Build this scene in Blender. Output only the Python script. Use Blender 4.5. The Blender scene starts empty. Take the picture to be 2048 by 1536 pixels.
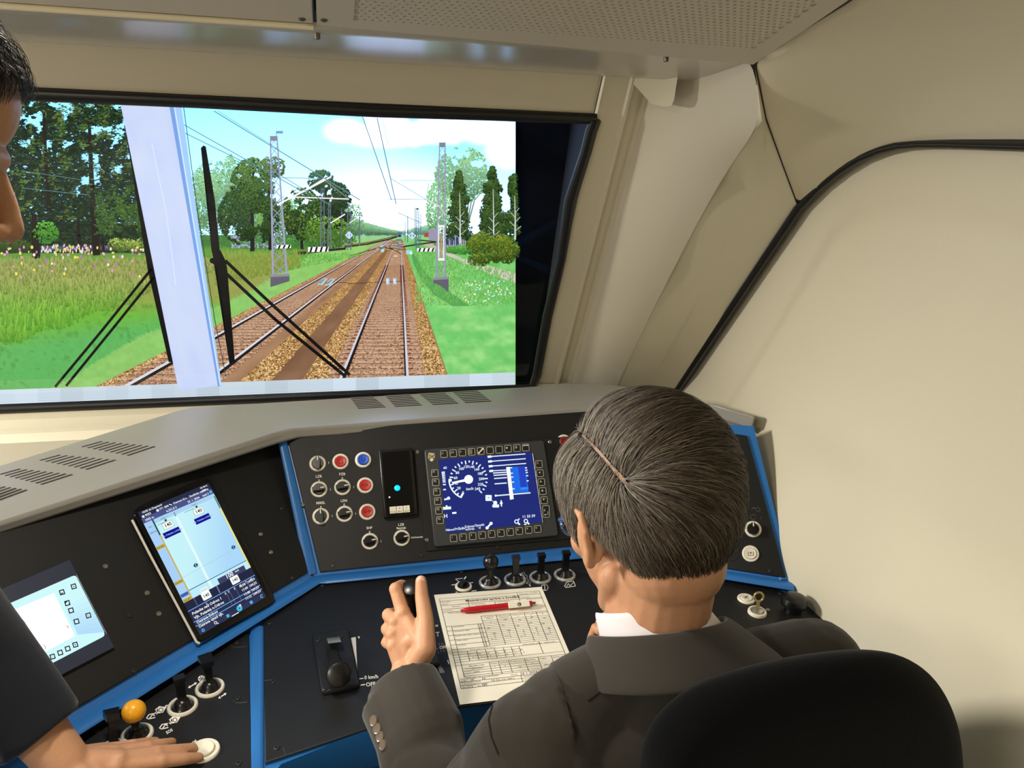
import bpy, bmesh, math, random
import numpy as np
from mathutils import Vector, Matrix
random.seed(7); RNG = np.random.default_rng(7)
SC = bpy.context.scene
COL = SC.collection

# ------------------------------------------------------------------ camera
F_PX, CX, CY = 1538.0, 1024.0, 768.0
_R = np.array([6456., -247., F_PX]); _R /= np.linalg.norm(_R)
_D = np.array([-166.76, 5217.99, F_PX]); _D /= np.linalg.norm(_D)
_D -= _R*np.dot(_D, _R); _D /= np.linalg.norm(_D)
_F = np.cross(_D, _R); _F = _F if _F[2] > 0 else -_F
CM = np.array([_R, _F, -_D])               # camera (x right, y down, z forward) -> world
EYE = np.array([0., 0., 1.62])
cam_d = bpy.data.cameras.new('camera'); cam_d.sensor_width = 36.0
cam_d.lens = F_PX/2048*36.0; cam_d.clip_start = 0.02
cam = bpy.data.objects.new('camera', cam_d); COL.objects.link(cam)
m = Matrix.Identity(4)
for i in range(3):
    m[i][0], m[i][1], m[i][2], m[i][3] = CM[i, 0], -CM[i, 1], -CM[i, 2], EYE[i]
cam.matrix_world = m
SC.camera = cam

# ------------------------------------------------------------------ world, lights, exposure
w = bpy.data.worlds.new('world'); SC.world = w; w.use_nodes = True
w.node_tree.nodes['Background'].inputs[0].default_value = (0.9, 0.92, 1.0, 1)
w.node_tree.nodes['Background'].inputs[1].default_value = 0.015
SC.view_settings.view_transform = 'Standard'; SC.view_settings.look = 'None'
SC.view_settings.exposure = 0.0; SC.view_settings.gamma = 1.0
SC.view_settings.use_curve_mapping = False

def area_light(name, loc, target, size, power, col, spread=180):
    l = bpy.data.lights.new(name, 'AREA'); l.shape = 'DISK'; l.size = size
    l.energy = power; l.color = col; l.spread = math.radians(spread)
    o = bpy.data.objects.new(name, l); COL.objects.link(o); o.location = loc
    o.rotation_euler = (Vector(target)-Vector(loc)).to_track_quat('-Z', 'Y').to_euler()
    return o
area_light('left_cab_lamp', (-1.98, 1.48, 1.84), (0.9, 1.0, 1.1), 0.42, 68, (1.0, 0.95, 0.85))
area_light('left_fill_light', (-1.26, 1.0, 1.05), (0.9, 1.1, 1.25), 0.7, 3.0, (1.0, 0.96, 0.9))  # added soft fill from the left; no window stands there
area_light('rear_fill_light', (-1.1, -0.55, 2.05), (-1.1, -0.35, 0.0), 0.4, 22, (1.0, 0.94, 0.84))  # added fill aimed at the floor, lifts the ceiling by bounce
area_light('desk_fill_light', (-0.24, 0.86, 1.82), (-0.12, 1.0, 0.8), 0.12, 2.9, (1.0, 0.92, 0.78), 115)  # added overhead fill to brighten the desk top; no fitting there

# ------------------------------------------------------------------ helpers
V3 = lambda *a: np.array(a, float)
def lin(c):
    return tuple((x/12.92 if x <= .04045 else ((x+.055)/1.055)**2.4) for x in c)
def rgb(r, g, b): return lin((r/255, g/255, b/255))
def ray(x, y): return CM @ np.array([(x-CX)/F_PX, (y-CY)/F_PX, 1.0])
def PL(p, n): return (np.array(p, float), np.array(n, float)/np.linalg.norm(n))
def PL3(a, b, c):
    a, b, c = map(lambda q: np.array(q, float), (a, b, c))
    n = np.cross(b-a, c-a); n /= np.linalg.norm(n)
    if np.dot(EYE-a, n) < 0: n = -n
    return (a, n)
def P(x, y, pl, off=0.0):
    v = ray(x, y); q = pl[0]+pl[1]*off
    return EYE+v*(np.dot(q-EYE, pl[1])/np.dot(v, pl[1]))
def PZ(x, y, z): v = ray(x, y); return EYE+v*(z-EYE[2])/v[2]
def PY(x, y, Y): v = ray(x, y); return EYE+v*(Y/v[1])
def PX(x, y, X): v = ray(x, y); return EYE+v*(X/v[0])
def PD(x, y, d): return EYE+ray(x, y)*d

WM = {}                                     # object -> its world matrix
def nodes(mt):
    mt.use_nodes = True; return mt.node_tree.nodes, mt.node_tree.links
MATS = {}
def mat(name, col, rough=0.5, metal=0.0, bump=0.0, scale=300.0, var=0.0, spec=0.5, coat=0.0, sheen=0.0, emit=None, estr=1.0, sss=0.0, alpha=None):
    if name in MATS: return MATS[name]
    mt = bpy.data.materials.new(name); N, L = nodes(mt); b = N['Principled BSDF']
    b.inputs['Base Color'].default_value = (*col, 1); b.inputs['Roughness'].default_value = rough
    b.inputs['Metallic'].default_value = metal; b.inputs['Specular IOR Level'].default_value = spec
    b.inputs['Coat Weight'].default_value = coat; b.inputs['Sheen Weight'].default_value = sheen
    if sss:
        b.inputs['Subsurface Weight'].default_value = sss; b.inputs['Subsurface Radius'].default_value = (0.012, 0.004, 0.002)
        b.inputs['Subsurface Scale'].default_value = 0.6
    if emit:
        b.inputs['Emission Color'].default_value = (*emit, 1); b.inputs['Emission Strength'].default_value = estr
    if bump or var:
        tc = N.new('ShaderNodeTexCoord'); nz = N.new('ShaderNodeTexNoise')
        nz.inputs['Scale'].default_value = scale; nz.inputs['Detail'].default_value = 4
        L.new(tc.outputs['Object'], nz.inputs['Vector'])
        if bump:
            bp = N.new('ShaderNodeBump'); bp.inputs['Strength'].default_value = bump; bp.inputs['Distance'].default_value = 0.001
            L.new(nz.outputs['Fac'], bp.inputs['Height']); L.new(bp.outputs['Normal'], b.inputs['Normal'])
        if var:
            mr = N.new('ShaderNodeMapRange'); mr.inputs[3].default_value = 1-var; mr.inputs[4].default_value = 1+var
            vm = N.new('ShaderNodeVectorMath'); vm.operation = 'SCALE'; vm.inputs[0].default_value = col
            L.new(nz.outputs['Fac'], mr.inputs[0]); L.new(mr.outputs[0], vm.inputs['Scale']); L.new(vm.outputs[0], b.inputs['Base Color'])
    MATS[name] = mt; return mt
def attr_mat(name, emissive, strength=1.0, rough=0.6):
    if name in MATS: return MATS[name]
    mt = bpy.data.materials.new(name); N, L = nodes(mt); b = N['Principled BSDF']
    a = N.new('ShaderNodeAttribute'); a.attribute_name = 'Col'
    if emissive:
        b.inputs['Base Color'].default_value = (0, 0, 0, 1); b.inputs['Roughness'].default_value = 0.35; b.inputs['Specular IOR Level'].default_value = 0.2
        L.new(a.outputs['Color'], b.inputs['Emission Color']); b.inputs['Emission Strength'].default_value = strength
    else:
        L.new(a.outputs['Color'], b.inputs['Base Color']); b.inputs['Roughness'].default_value = rough
    MATS[name] = mt; return mt

def tag(o, label=None, cat=None, group=None, kind=None):
    if label: o['label'] = label
    if cat: o['category'] = cat
    if group: o['group'] = group
    if kind: o['kind'] = kind
    return o
def link(name, data, world, parent=None):
    o = bpy.data.objects.new(name, data); COL.objects.link(o)
    if parent is not None:
        o.parent = parent; loc = WM[parent].inverted() @ world
        o.matrix_parent_inverse = Matrix.Identity(4)
    else: loc = world
    o.matrix_basis = loc; WM[o] = world
    return o
def empty(name, loc, label=None, cat=None, group=None, kind=None, mtx=None):
    o = link(name, None, mtx if mtx is not None else Matrix.Translation(Vector(loc)))
    o.empty_display_size = 0.02
    return tag(o, label, cat, group, kind)
def dup(o, world, parent=None):
    c = o.copy(); COL.objects.link(c)
    if parent is not None:
        c.parent = parent; c.matrix_parent_inverse = Matrix.Identity(4); c.matrix_basis = WM[parent].inverted() @ world
    else: c.parent = None; c.matrix_basis = world
    WM[c] = world
    for ch in list(o.children): dup(ch, world @ (WM[o].inverted() @ WM[ch]), c)
    return c

class MB:
    """collects shapes (world or local coordinates) into one mesh"""
    def __init__(s): s.v = []; s.f = []; s.c = None
    def add(s, vs, fs):
        n = len(s.v); s.v += [tuple(map(float, p)) for p in vs]; s.f += [tuple(i+n for i in f) for f in fs]; return s
    def prism(s, poly, off):
        n = len(poly); off = np.array(off, float); poly = [np.array(p, float) for p in poly]
        return s.add(poly+[p+off for p in poly], [tuple(range(n))[::-1], tuple(range(n, 2*n))]+[(i, (i+1) % n, n+(i+1) % n, n+i) for i in range(n)])
    def box(s, c, ax, dims):
        c = np.array(c, float); x, y, z = [np.array(a, float)*d/2 for a, d in zip(ax, dims)]
        return s.prism([c-x-y-z, c+x-y-z, c+x+y-z, c-x+y-z], 2*z)
    def grid(s, rows, close=False):
        nr, nc = len(rows), len(rows[0]); fs = []
        for i in range(nr-1):
            for j in range(nc if close else nc-1):
                k = (j+1) % nc; fs.append((i*nc+j, i*nc+k, (i+1)*nc+k, (i+1)*nc+j))
        return s.add([p for r in rows for p in r], fs)
    def tube(s, path, r, n=8, cap=True, flat=1.0, up=None):
        path = [np.array(p, float) for p in path]; rows = []; k = len(path)
        rr = r if hasattr(r, '__len__') else [r]*k
        u0 = np.array(up if up is not None else (0, 0, 1.0), float)
        for i in range(k):
            t = path[min(i+1, k-1)]-path[max(i-1, 0)]; t /= (np.linalg.norm(t) or 1)
            a = np.cross(u0, t)
            if np.linalg.norm(a) < 1e-3: a = np.cross((1, 0, 0), t)
            a /= np.linalg.norm(a); b = np.cross(t, a)
            rows.append([path[i]+rr[i]*(math.cos(q)*a+flat*math.sin(q)*b) for q in np.linspace(0, 2*math.pi, n, endpoint=False)])
        n0 = len(s.v); s.grid(rows, True)
        if cap: s.f += [tuple(n0+j for j in range(n))[::-1], tuple(n0+(k-1)*n+j for j in range(n))]
        return s
    def lathe(s, o, ax, prof, n=24, cap0=True, cap1=True, x=None):
        """prof: (radius, height) list along axis"""
        o = np.array(o, float); ax = np.array(ax, float); ax /= np.linalg.norm(ax)
        a = np.cross(ax, (0, 1, 0.3)) if x is None else np.array(x, float)
        a /= np.linalg.norm(a); b = np.cross(ax, a); n0 = len(s.v)
        s.grid([[o+ax*h+r*(math.cos(q)*a+math.sin(q)*b) for q in np.linspace(0, 2*math.pi, n, endpoint=False)] for r, h in prof], True)
        if cap0: s.f.append(tuple(n0+j for j in range(n))[::-1])
        if cap1: s.f.append(tuple(n0+(len(prof)-1)*n+j for j in range(n)))
        return s
    def ball(s, c, r, nu=20, nv=12, ax=None):
        rx = r if hasattr(r, '__len__') else (r, r, r); A = ax if ax is not None else np.eye(3); c = np.array(c, float)
        rows = []
        for i in range(nv+1):
            t = math.pi*i/nv; st = max(math.sin(t), 1e-3)
            rows.append([c+A[0]*rx[0]*st*math.cos(q)+A[1]*rx[1]*st*math.sin(q)+A[2]*rx[2]*math.cos(t) for q in np.linspace(0, 2*math.pi, nu, endpoint=False)])
        return s.grid(rows, True)
    def mesh(s, name, origin=None, smooth=True, auto=40, fix=True):
        me = bpy.data.meshes.new(name)
        o = np.array(origin if origin is not None else (0, 0, 0), float)
        me.from_pydata([tuple(np.array(p)-o) for p in s.v], [], s.f); me.update()
        if fix:
            bm = bmesh.new(); bm.from_mesh(me); bmesh.ops.recalc_face_normals(bm, faces=bm.faces)
            if smooth:
                for f in bm.faces: f.smooth = True
                for e in bm.edges:
                    if len(e.link_faces) == 2 and e.calc_face_angle(0) > math.radians(auto): e.smooth = False
            bm.to_mesh(me); bm.free()
        return me
    def build(s, name, mt, parent=None, smooth=True, bevel=0.0, auto=40, segs=2, fix=True):
        v = np.array(s.v)
        if parent is not None: W = WM[parent].copy()
        else:
            lo, hi = v.min(0), v.max(0); W = Matrix.Translation(Vector(((lo[0]+hi[0])/2, (lo[1]+hi[1])/2, lo[2])))
        Wi = np.array(W.inverted())
        s.v = [tuple(p) for p in (v @ Wi[:3, :3].T + Wi[:3, 3])]
        me = s.mesh(name, smooth=smooth, auto=auto, fix=fix)
        for x in (mt if isinstance(mt, (list, tuple)) else [mt]): me.materials.append(x)
        o = link(name, me, W, parent)
        if bevel:
            b = o.modifiers.new('bevel', 'BEVEL'); b.width = bevel; b.segments = segs; b.limit_method = 'ANGLE'; b.angle_limit = math.radians(35)
        return o

# ---- flat printed or luminous artwork: coloured polygons stacked in thin layers
_TXT = {}
def glyphs(txt, bold=False):
    k = (txt, bold)
    if k not in _TXT:
        cu = bpy.data.curves.new('t', 'FONT'); cu.body = txt; cu.size = 1.0; cu.resolution_u = 2
        if bold: cu.offset = 0.018
        ob = bpy.data.objects.new('t', cu); me = ob.to_mesh()
        me.calc_loop_triangles()
        v = np.array([q.co[:2] for q in me.vertices]) if len(me.vertices) else np.zeros((0, 2))
        t = np.array([q.vertices[:] for q in me.loop_triangles], int).reshape(-1, 3)
        _TXT[k] = (v, t); ob.to_mesh_clear(); bpy.data.objects.remove(ob); bpy.data.curves.remove(cu)
    return _TXT[k]
class Art:
    def __init__(s, fmap, nrm, step=0.00015): s.m = fmap; s.n = np.array(nrm, float); s.V = []; s.T = []; s.C = []; s.k = 0; s.step = step
    def tris(s, pts, tri, col, z):
        pts = np.asarray(pts, float); m_ = len(pts)
        if not m_: return s
        z = np.broadcast_to(np.asarray(z, float), (m_,)); col = np.broadcast_to(np.asarray(col, float), (m_, 3))
        s.V.append(s.m(pts)+s.n*(z*s.step)[:, None]); s.T.append(np.asarray(tri, int)+s.k); s.C.append(col); s.k += m_
        return s
    def poly(s, pts, col, z=0):              # convex or fan-safe polygon
        return s.tris(pts, [(0, i, i+1) for i in range(1, len(pts)-1)], col, z)
    def rect(s, x0, y0, x1, y1, col, z=0): return s.poly([(x0, y0), (x1, y0), (x1, y1), (x0, y1)], col, z)
    def line(s, pts, w, col, z=0, close=False):
        pts = [np.array(p, float) for p in pts]
        if close: pts = pts+[pts[0]]
        ws = w if hasattr(w, '__len__') else [w]*len(pts)
        for i in range(len(pts)-1):
            a, b = pts[i], pts[i+1]; d = b-a; L_ = np.linalg.norm(d)
            if L_ < 1e-9: continue
            d /= L_; q = np.array([-d[1], d[0]])/2
            a2, b2 = (a-d*ws[i]*.3, b+d*ws[i+1]*.3) if len(pts) > 2 else (a, b)
            s.poly([a2+q*ws[i], b2+q*ws[i+1], b2-q*ws[i+1], a2-q*ws[i]], col, z)
        return s
    def disc(s, c, r, col, z=0, n=24, ry=None):
        ry = r if ry is None else ry
        return s.poly([(c[0]+r*math.cos(q), c[1]+ry*math.sin(q)) for q in np.linspace(0, 2*math.pi, n, endpoint=False)], col, z)
    def ring(s, c, r, w, col, z=0, a0=0, a1=360, n=24):
        return s.line([(c[0]+r*math.cos(math.radians(q)), c[1]+r*math.sin(math.radians(q))) for q in np.linspace(a0, a1, n)], w, col, z)
    def rrect(s, x0, y0, x1, y1, r, col, z=0):
        pts = []
        for cx, cy, a in ((x1-r, y1-r, 0), (x0+r, y1-r, 90), (x0+r, y0+r, 180), (x1-r, y0+r, 270)):
            pts += [(cx+r*math.cos(math.radians(a+t)), cy+r*math.sin(math.radians(a+t))) for t in (0, 30, 60, 90)]
        return s.poly(pts, col, z)
    def text(s, txt, x, y, h, col, z=0, rot=0, align='l', bold=False, ydown=True, wide=1.0):
        v, t = glyphs(txt, bold)
        if not len(v): return s
        v = v.copy(); v *= h/0.72; v[:, 0] *= wide
        wd = v[:, 0].max()
        if align == 'c': v[:, 0] -= wd/2
        if align == 'r': v[:, 0] -= wd
        if ydown: v[:, 1] *= -1
        a = math.radians(rot); R_ = np.array([[math.cos(a), -math.sin(a)], [math.sin(a), math.cos(a)]])
        return s.tris(v @ R_.T + (x, y), t, col, z)
    def build(s, name, mt, parent, flat_origin=None):
        W = WM[parent]; Wi = np.array(W.inverted())
        V = np.vstack(s.V) @ Wi[:3, :3].T + Wi[:3, 3]; T = np.vstack(s.T); C = np.vstack(s.C)
        me = bpy.data.meshes.new(name)
        me.vertices.add(len(V)); me.vertices.foreach_set('co', V.astype(np.float32).ravel())
        me.loops.add(len(T)*3); me.loops.foreach_set('vertex_index', T.astype(np.int32).ravel())
        me.polygons.add(len(T)); me.polygons.foreach_set('loop_start', np.arange(0, len(T)*3, 3, dtype=np.int32))
        me.update(calc_edges=True); me.validate()
        a = me.attributes.new('Col', 'FLOAT_COLOR', 'POINT')
        a.data.foreach_set('color', np.hstack([C, np.ones((len(C), 1))]).astype(np.float32).ravel())
        me.materials.append(mt)
        return link(name, me, W, parent)
def frame_map(O, U, Vv):
    O, U, Vv = [np.array(q, float) for q in (O, U, Vv)]
    return lambda p: O+p[:, :1]*U+p[:, 1:2]*Vv
def px_map(pl, off=0.0):
    def f(p):
        c = np.stack([(p[:, 0]-CX)/F_PX, (p[:, 1]-CY)/F_PX, np.ones(len(p))], 1) @ CM.T
        q = pl[0]+pl[1]*off
        return EYE+c*(np.dot(q-EYE, pl[1])/(c @ pl[1]))[:, None]
    return f
def basis(pl, px, up=None):
    """matrix at the panel point seen at px: z along the panel normal, y up the slope"""
    n = pl[1]; u = np.array(up if up is not None else (0, 0.3, 1.0), float)
    if abs(n[2]) > .9 and up is None: u = np.array((0, 1.0, 0))
    y = u-n*np.dot(u, n); y /= np.linalg.norm(y); x = np.cross(y, n)
    o = P(px[0], px[1], pl); M_ = Matrix.Identity(4)
    for i in range(3): M_[i][0], M_[i][1], M_[i][2], M_[i][3] = x[i], y[i], n[i], o[i]
    return M_
# ------------------------------------------------------------------ the cab shell
WALL = mat('cream_panel', rgb(214, 206, 184), 0.36, bump=0.12, scale=900, spec=0.5)
WALL2 = mat('cream_panel_matt', rgb(214, 206, 182), 0.5, bump=0.15, scale=700, spec=0.4)
CEIL = mat('ceiling_panel_paint', rgb(205, 198, 184), 0.5, bump=0.1, scale=900)
RUB = mat('black_rubber', rgb(20, 20, 22), 0.38, bump=0.2, scale=60)
DARK = mat('dark_void', rgb(14, 16, 24), 0.8)
STEEL = mat('screw_steel', rgb(120, 118, 112), 0.35, metal=0.9)
SEAM = mat('seam_gap', rgb(45, 40, 32), 0.9)
FLOORM = mat('floor_rubber', rgb(60, 60, 62), 0.7, bump=0.3, scale=40)

XO = 0.522                                                   # right edge of the windscreen opening
pb = np.array([XO, 1.85, 1.058]); pt = PX(1188, 238, XO)
SL = pt-pb; FPL = PL3(pb, pb+V3(-1, 0, 0), pt); FN = FPL[1]     # sloped front wall plane, normal into the cab
def FX(x, z, off=0.0):                                       # point on the front wall at height z
    return np.array([x, pb[1]+SL[1]*(z-pb[2])/SL[2], z])+FN*off
ZT, ZB = pt[2], pb[2]
XL = -1.15
# floor, back, left, rear ceiling
MB().box((-0.7, 0.4, -0.02), np.eye(3), (3.6, 3.4, 0.04)).build('floor', FLOORM).__setitem__('kind', 'structure')
tag(MB().box((-0.7, -1.02, 1.05), np.eye(3), (3.6, 0.04, 2.2)).build('wall_back', WALL2), kind='structure')
tag(MB().box((-2.4, 0.5, 1.05), np.eye(3), (0.04, 3.2, 2.2)).build('wall_left', WALL2), kind='structure')
tag(MB().box((-0.7, -0.1, 2.17), np.eye(3), (3.6, 2.0, 0.04)).build('ceiling', CEIL), kind='structure')

# front wall: header above the windscreen, right strip with its groove, apron below
fw = empty('wall_front', (0, 1.85, 1.0), kind='structure')
zf = 1.783
b = MB()
hdr = [ZT+.004, ZT+.010, ZT+.03, zf-.01, zf+.03]
b.grid([[FX(x, z, o) for x in (XL, 0.3, XO-.004)] for z, o in zip(hdr, (-.012, 0, .001, .001, .004))])
b.build('header_panel', WALL, fw)
b = MB()
prof = [(XO, -.012), (XO+.004, 0), (.575, 0), (.579, .005), (.585, .005), (.589, -.009), (.612, -.009), (.616, .002), (.622, .002)]
zs = [0.9, 1.06, 1.3, 1.55, ZT+.01, 1.79]
b.grid([[FX(x, z, o) for x, o in prof] for z in zs])
b.build('grooved_strip', WALL, fw)
b = MB()                                                     # apron between windscreen and desk hood
ap = [(1.848, ZB-.003), (1.846, 1.02), (1.835, 1.012), (1.815, 1.010), (1.812, .998), (1.79, .985), (1.785, .6)]
b.grid([[np.array([x, y, z]) for x in (XL, 0, XO+.1)] for y, z in ap])
b.build('apron_panel', WALL2, fw)
# seam beside the window corner
b = MB(); s0, s1 = P(1207, 143, FPL, .0055), P(1186, 236, FPL, .003)
b.tube([s0, s1], .0011, 6); b.build('panel_seam', SEAM, fw)
# fascia under the ceiling lip (faces down, mirrors the display)
KC = .87; SCL = lambda x, y, z: EYE+(V3(x, y, z)-EYE)*KC          # the lowered ceiling panel hangs well in front of the windscreen
CE = SCL(0, 1.29, 1.80)
b = MB()
rows = []
for t, dz in ((0, .004), (.02, -.001), (.15, -.0042), (.3, -.0088), (.45, -.0132), (.58, -.0160), (.7, -.0158), (.82, -.0105), (.92, -.002), (1, .006), (1.03, .012)):
    rows.append([V3(x, CE[1]+(1.462-CE[1])*t+(.022 if x > .55 else 0)*(1-t), CE[2]+dz) for x in (XL, -.3, .3, .55, .66, .80)])
b.grid(rows); b.build('fascia_panel', mat('cream_gloss', rgb(190, 184, 172), 0.2, spec=1.0), fw)
for px in ((635, 76), (1332, 121)):
    q = PZ(*px, CE[2]-.0095); b = MB(); b.lathe(q, (0, 0, -1), [(.0038, -.006), (.0038, .0012), (.0022, .0022)], 12); b.build('screw', STEEL, fw)

# A-pillar panel, narrow side panel, cove
B = [V3(.735, 1.88, .94), PX(1232, 770, .74), PX(1350, 530, .764), PX(1440, 360, .756), PX(1490, 290, .728), PX(1524, 242, .70), SCL(.753, 1.33, 1.80)]
Lq = [FX(.622, z, .002) for z in (.94, 1.045, 1.33, 1.54, 1.65, 1.72, 1.79)]
COR = SCL(.753, 1.33, 1.80)
b = MB(); rows = []
for i in range(7):
    r = []
    for k in range(9):
        t = k/8; q = Lq[i]*(1-t)+B[i]*t
        q = q+FN*(.006*math.sin(math.pi*t))*(1 if i < 5 else .3)
        r.append(q)
    rows.append(r)
b.grid(rows); o = b.build('pillar_panel', mat('cream_satin', rgb(214, 206, 188), 0.3, bump=0.1, scale=900, spec=0.6), fw, auto=60)
o.modifiers.new('s', 'SUBSURF').levels = 2; o.modifiers['s'].render_levels = 2
XG = 0.93
G = [PX(1340, 800, XG), PX(1352, 785, XG), PX(1460, 622, XG), PX(1597, 416, XG), PD(1562, 322, 1.40), PD(1531, 236, 1.27), COR]
wr = empty('wall_right', (0.94, 1.0, 0.9), kind='structure')
b = MB(); b.grid([[B[i]+(G[i]-B[i])*t for t in (0, .03, .5, 1)] for i in range(7)]); b.build('narrow_side_panel', WALL2, wr, auto=60)
b = MB(); b.tube([G[3]+FN*.001, G[4]+FN*.0015, G[5]+FN*.0015, COR+V3(0, -.002, -.002)], .0014, 6); b.build('panel_seam', SEAM, wr)
b = MB(); b.tube([(G[3]*(1-t)+V3(.985, 1.46, 1.60)*t) for t in (0, .2)], .0012, 6)
# gasket of the side panel: path in the plane X = XG
gp = [(1330, 815), (1352, 785), (1405, 704), (1460, 622), (1530, 517), (1600, 413), (1640, 372), (1680, 340), (1720, 315), (1762, 298), (1800, 289), (1840, 286), (1900, 286), (1980, 288), (2060, 290)]
GP = [PX(x, y, XG) for x, y in gp]
for k in range(6): GP.append(GP[-1]+V3(0, -.2, 0))
b = MB(); b.tube(GP, [.0085]*len(GP), 10, up=(1, 0, 0)); b.build('rubber_gasket', RUB, wr)
b = MB(); b.tube([g+V3(-.008, 0, 0) for g in GP], [.0035]*len(GP), 8, up=(1, 0, 0)); b.build('gasket_lip', RUB, wr)
# cove from ceiling edge down to the gasket
top = [COR, SCL(.752, 1.25, 1.82), SCL(.752, 1.1, 1.857), SCL(.75, .9, 1.905), SCL(.75, .6, 1.975), V3(.66, 0.1, 2.0), V3(.66, -.9, 2.02)]
bot = [GP[5], GP[7], GP[9], GP[11], GP[14]+V3(0, -.1, 0), V3(XG, .1, 1.66), V3(XG, -.9, 1.66)]
b = MB(); rows = []
for i in range(7):
    r = []
    for k in range(9):
        t = k/8; q = top[i]*(1-t)+bot[i]*t
        bul = .014*math.sin(math.pi*t)*min(1, max(0, i-1)/3)+.008*(1/(1+math.exp(-(t-.5)*26))-t)*(i > 2)
        r.append(q+V3(bul, 0, bul*.55))
    rows.append(r)
seam3 = [COR, G[5], G[4], G[3]]
def on_poly(pl_, t):
    t *= len(pl_)-1; i = min(int(t), len(pl_)-2); return pl_[i]*(1-(t-i))+pl_[i+1]*(t-i)
rows = [[on_poly(seam3, k/8) for k in range(9)]]+rows[1:]
b.grid(rows); o = b.build('cove_panel', WALL2, wr, auto=70); o.modifiers.new('s', 'SUBSURF').levels = 2; o.modifiers['s'].render_levels = 2
# big side panel with its soft pressed ridge
ridge = [PX(x, y, .94) for x, y in ((1400, 900), (1560, 640), (1660, 470), (1700, 435), (1750, 415), (1820, 412), (2048, 448))]
ridge = np.array([(q[1], q[2]) for q in ridge]+[(-.9, 1.52)])
def ridge_z(y):
    return np.interp(y, ridge[::-1, 0], ridge[::-1, 1])
ys = np.concatenate([np.linspace(-.95, .6, 12), np.linspace(.63, 1.97, 90)]); zz = np.concatenate([np.linspace(0, .7, 8), np.linspace(.71, 1.68, 90)])
b = MB(); rows = []
for z in zz:
    r = []
    for y in ys:
        d = z-ridge_z(y); x = .938+.016/(1+math.exp(-d*80))
        s_ = np.clip((1.10-z)/.27, 0, 1); s_ = s_*s_*(3-2*s_)
        f_ = np.clip((1.28-y)/.25, 0, 1)
        x -= (.044+.018*(1-f_))*s_
        r.append(V3(x, y, z))
    rows.append(r)
def inside(y, z):                                            # under the gasket line
    gy = np.array([(g[1], g[2]) for g in GP]); return z < np.interp(y, gy[::-1, 0], gy[::-1, 1])+.012
nr, ncol = len(rows), len(rows[0])
b.v = [tuple(q) for r in rows for q in r]
b.f = [(i*ncol+j, i*ncol+j+1, (i+1)*ncol+j+1, (i+1)*ncol+j) for i in range(nr-1) for j in range(ncol-1) if inside(ys[j], zz[i])]
b.build('side_panel', WALL2, wr, auto=80)
b = MB().box((.97, .5, .85), np.eye(3), (.02, 3.0, 1.9)); b.build('backing', WALL2, wr)

# small bracket at the head of the pillar groove
br = empty('wall_bracket', P(1310, 205, FPL), 'small cream angled bracket box under the ceiling beside the windscreen pillar', 'bracket')
q = [P(x, y, FPL, o_) for x, y, o_ in ((1275, 143, .006), (1267, 168.5, .006), (1283, 186, .02), (1303, 208, .075), (1321, 136, .075),
     (1312, 210, .09), (1331, 214, .115), (1343, 211, .13), (1348, 200, .135), (1358, 136, .135))]
b2 = MB(); b2.add(q+[p-FN*.05 for p in q], [(0, 1, 2, 3, 4), (4, 3, 5, 6, 7, 8, 9)]+[(i, j, j+10, i+10) for i, j in ((0, 1), (1, 2), (2, 3), (3, 5), (5, 6), (6, 7), (7, 8), (8, 9))])
b2.build('bracket_box', WALL2, br, auto=12)

# ceiling front panels: z rises towards the rear
def CZ(x, y, off=0.0): return V3(x, y, CE[2]+.25*(CE[1]-y)+off)
CPL = PL3(CZ(0, 1.1), CZ(0, 1.0), CZ(1, 1.1))
ce = empty('ceiling_front', (0, 1.2, 1.82), kind='structure')
b = MB(); b.prism([CZ(XL-.1, CE[1]-.004), CZ(-.0022, CE[1]-.004), CZ(-.0022, .35), CZ(XL-.1, .35)], (0, 0, .012)); b.build('plain_panel', CEIL, ce, bevel=.002)
b = MB(); b.tube([V3(XL-.1, CE[1]+.003, CE[2]-.0015), V3(-.0022, CE[1]+.003, CE[2]-.0015)], .004, 8); b.build('edge_glow_strip', mat('edge_glow_cream', rgb(236, 226, 196), .3), ce)  # brighter strip painted for the glow along the panel's front edge
# perforated panel: a sheet with real holes, framed by plain margins
r_h = .0027
hx, hy, nx, ny, hr = .01135*KC, .0098*KC, 58, 28, r_h*KC
x0, y1 = .055*KC, CE[1]-.027*KC
vs, fs = [], []
for j in range(ny):
    for i in range(nx):
        ox = x0+i*hx+(hx/2 if j % 2 else 0); oy = y1-j*hy
        if ox > .705*KC: continue
        n0 = len(vs); c = V3(ox+hx/2, oy-hy/2, 0)
        sq = [(-1, -1), (0, -1), (1, -1), (1, 0), (1, 1), (0, 1), (-1, 1), (-1, 0)]
        vs += [CZ(c[0]+a*hx/2, c[1]+e*hy/2) for a, e in sq]
        vs += [CZ(c[0]+hr*math.cos(math.radians(t)), c[1]+hr*math.sin(math.radians(t))) for t in (225, 270, 315, 0, 45, 90, 135, 180)]
        vs += [CZ(c[0]+hr*math.cos(math.radians(t)), c[1]+hr*math.sin(math.radians(t)), .004) for t in (225, 270, 315, 0, 45, 90, 135, 180)]
        for k in range(8):
            k2 = (k+1) % 8
            fs += [(n0+k, n0+k2, n0+8+k2, n0+8+k), (n0+8+k, n0+8+k2, n0+16+k2, n0+16+k)]
b = MB(); b.add(vs, fs); pp = b.build('perforated_sheet', CEIL, ce, smooth=False, fix=False); pp['kind'] = 'stuff'
xr = max(v[0] for v in vs); yb = y1-ny*hy
b = MB()
zz_ = lambda poly: b.add([CZ(*p) for p in poly], [tuple(range(len(poly)))])
zz_([(.0022, CE[1]-.002), (.654, CE[1]+.033), (.654, y1), (.0022, y1)])
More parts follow.
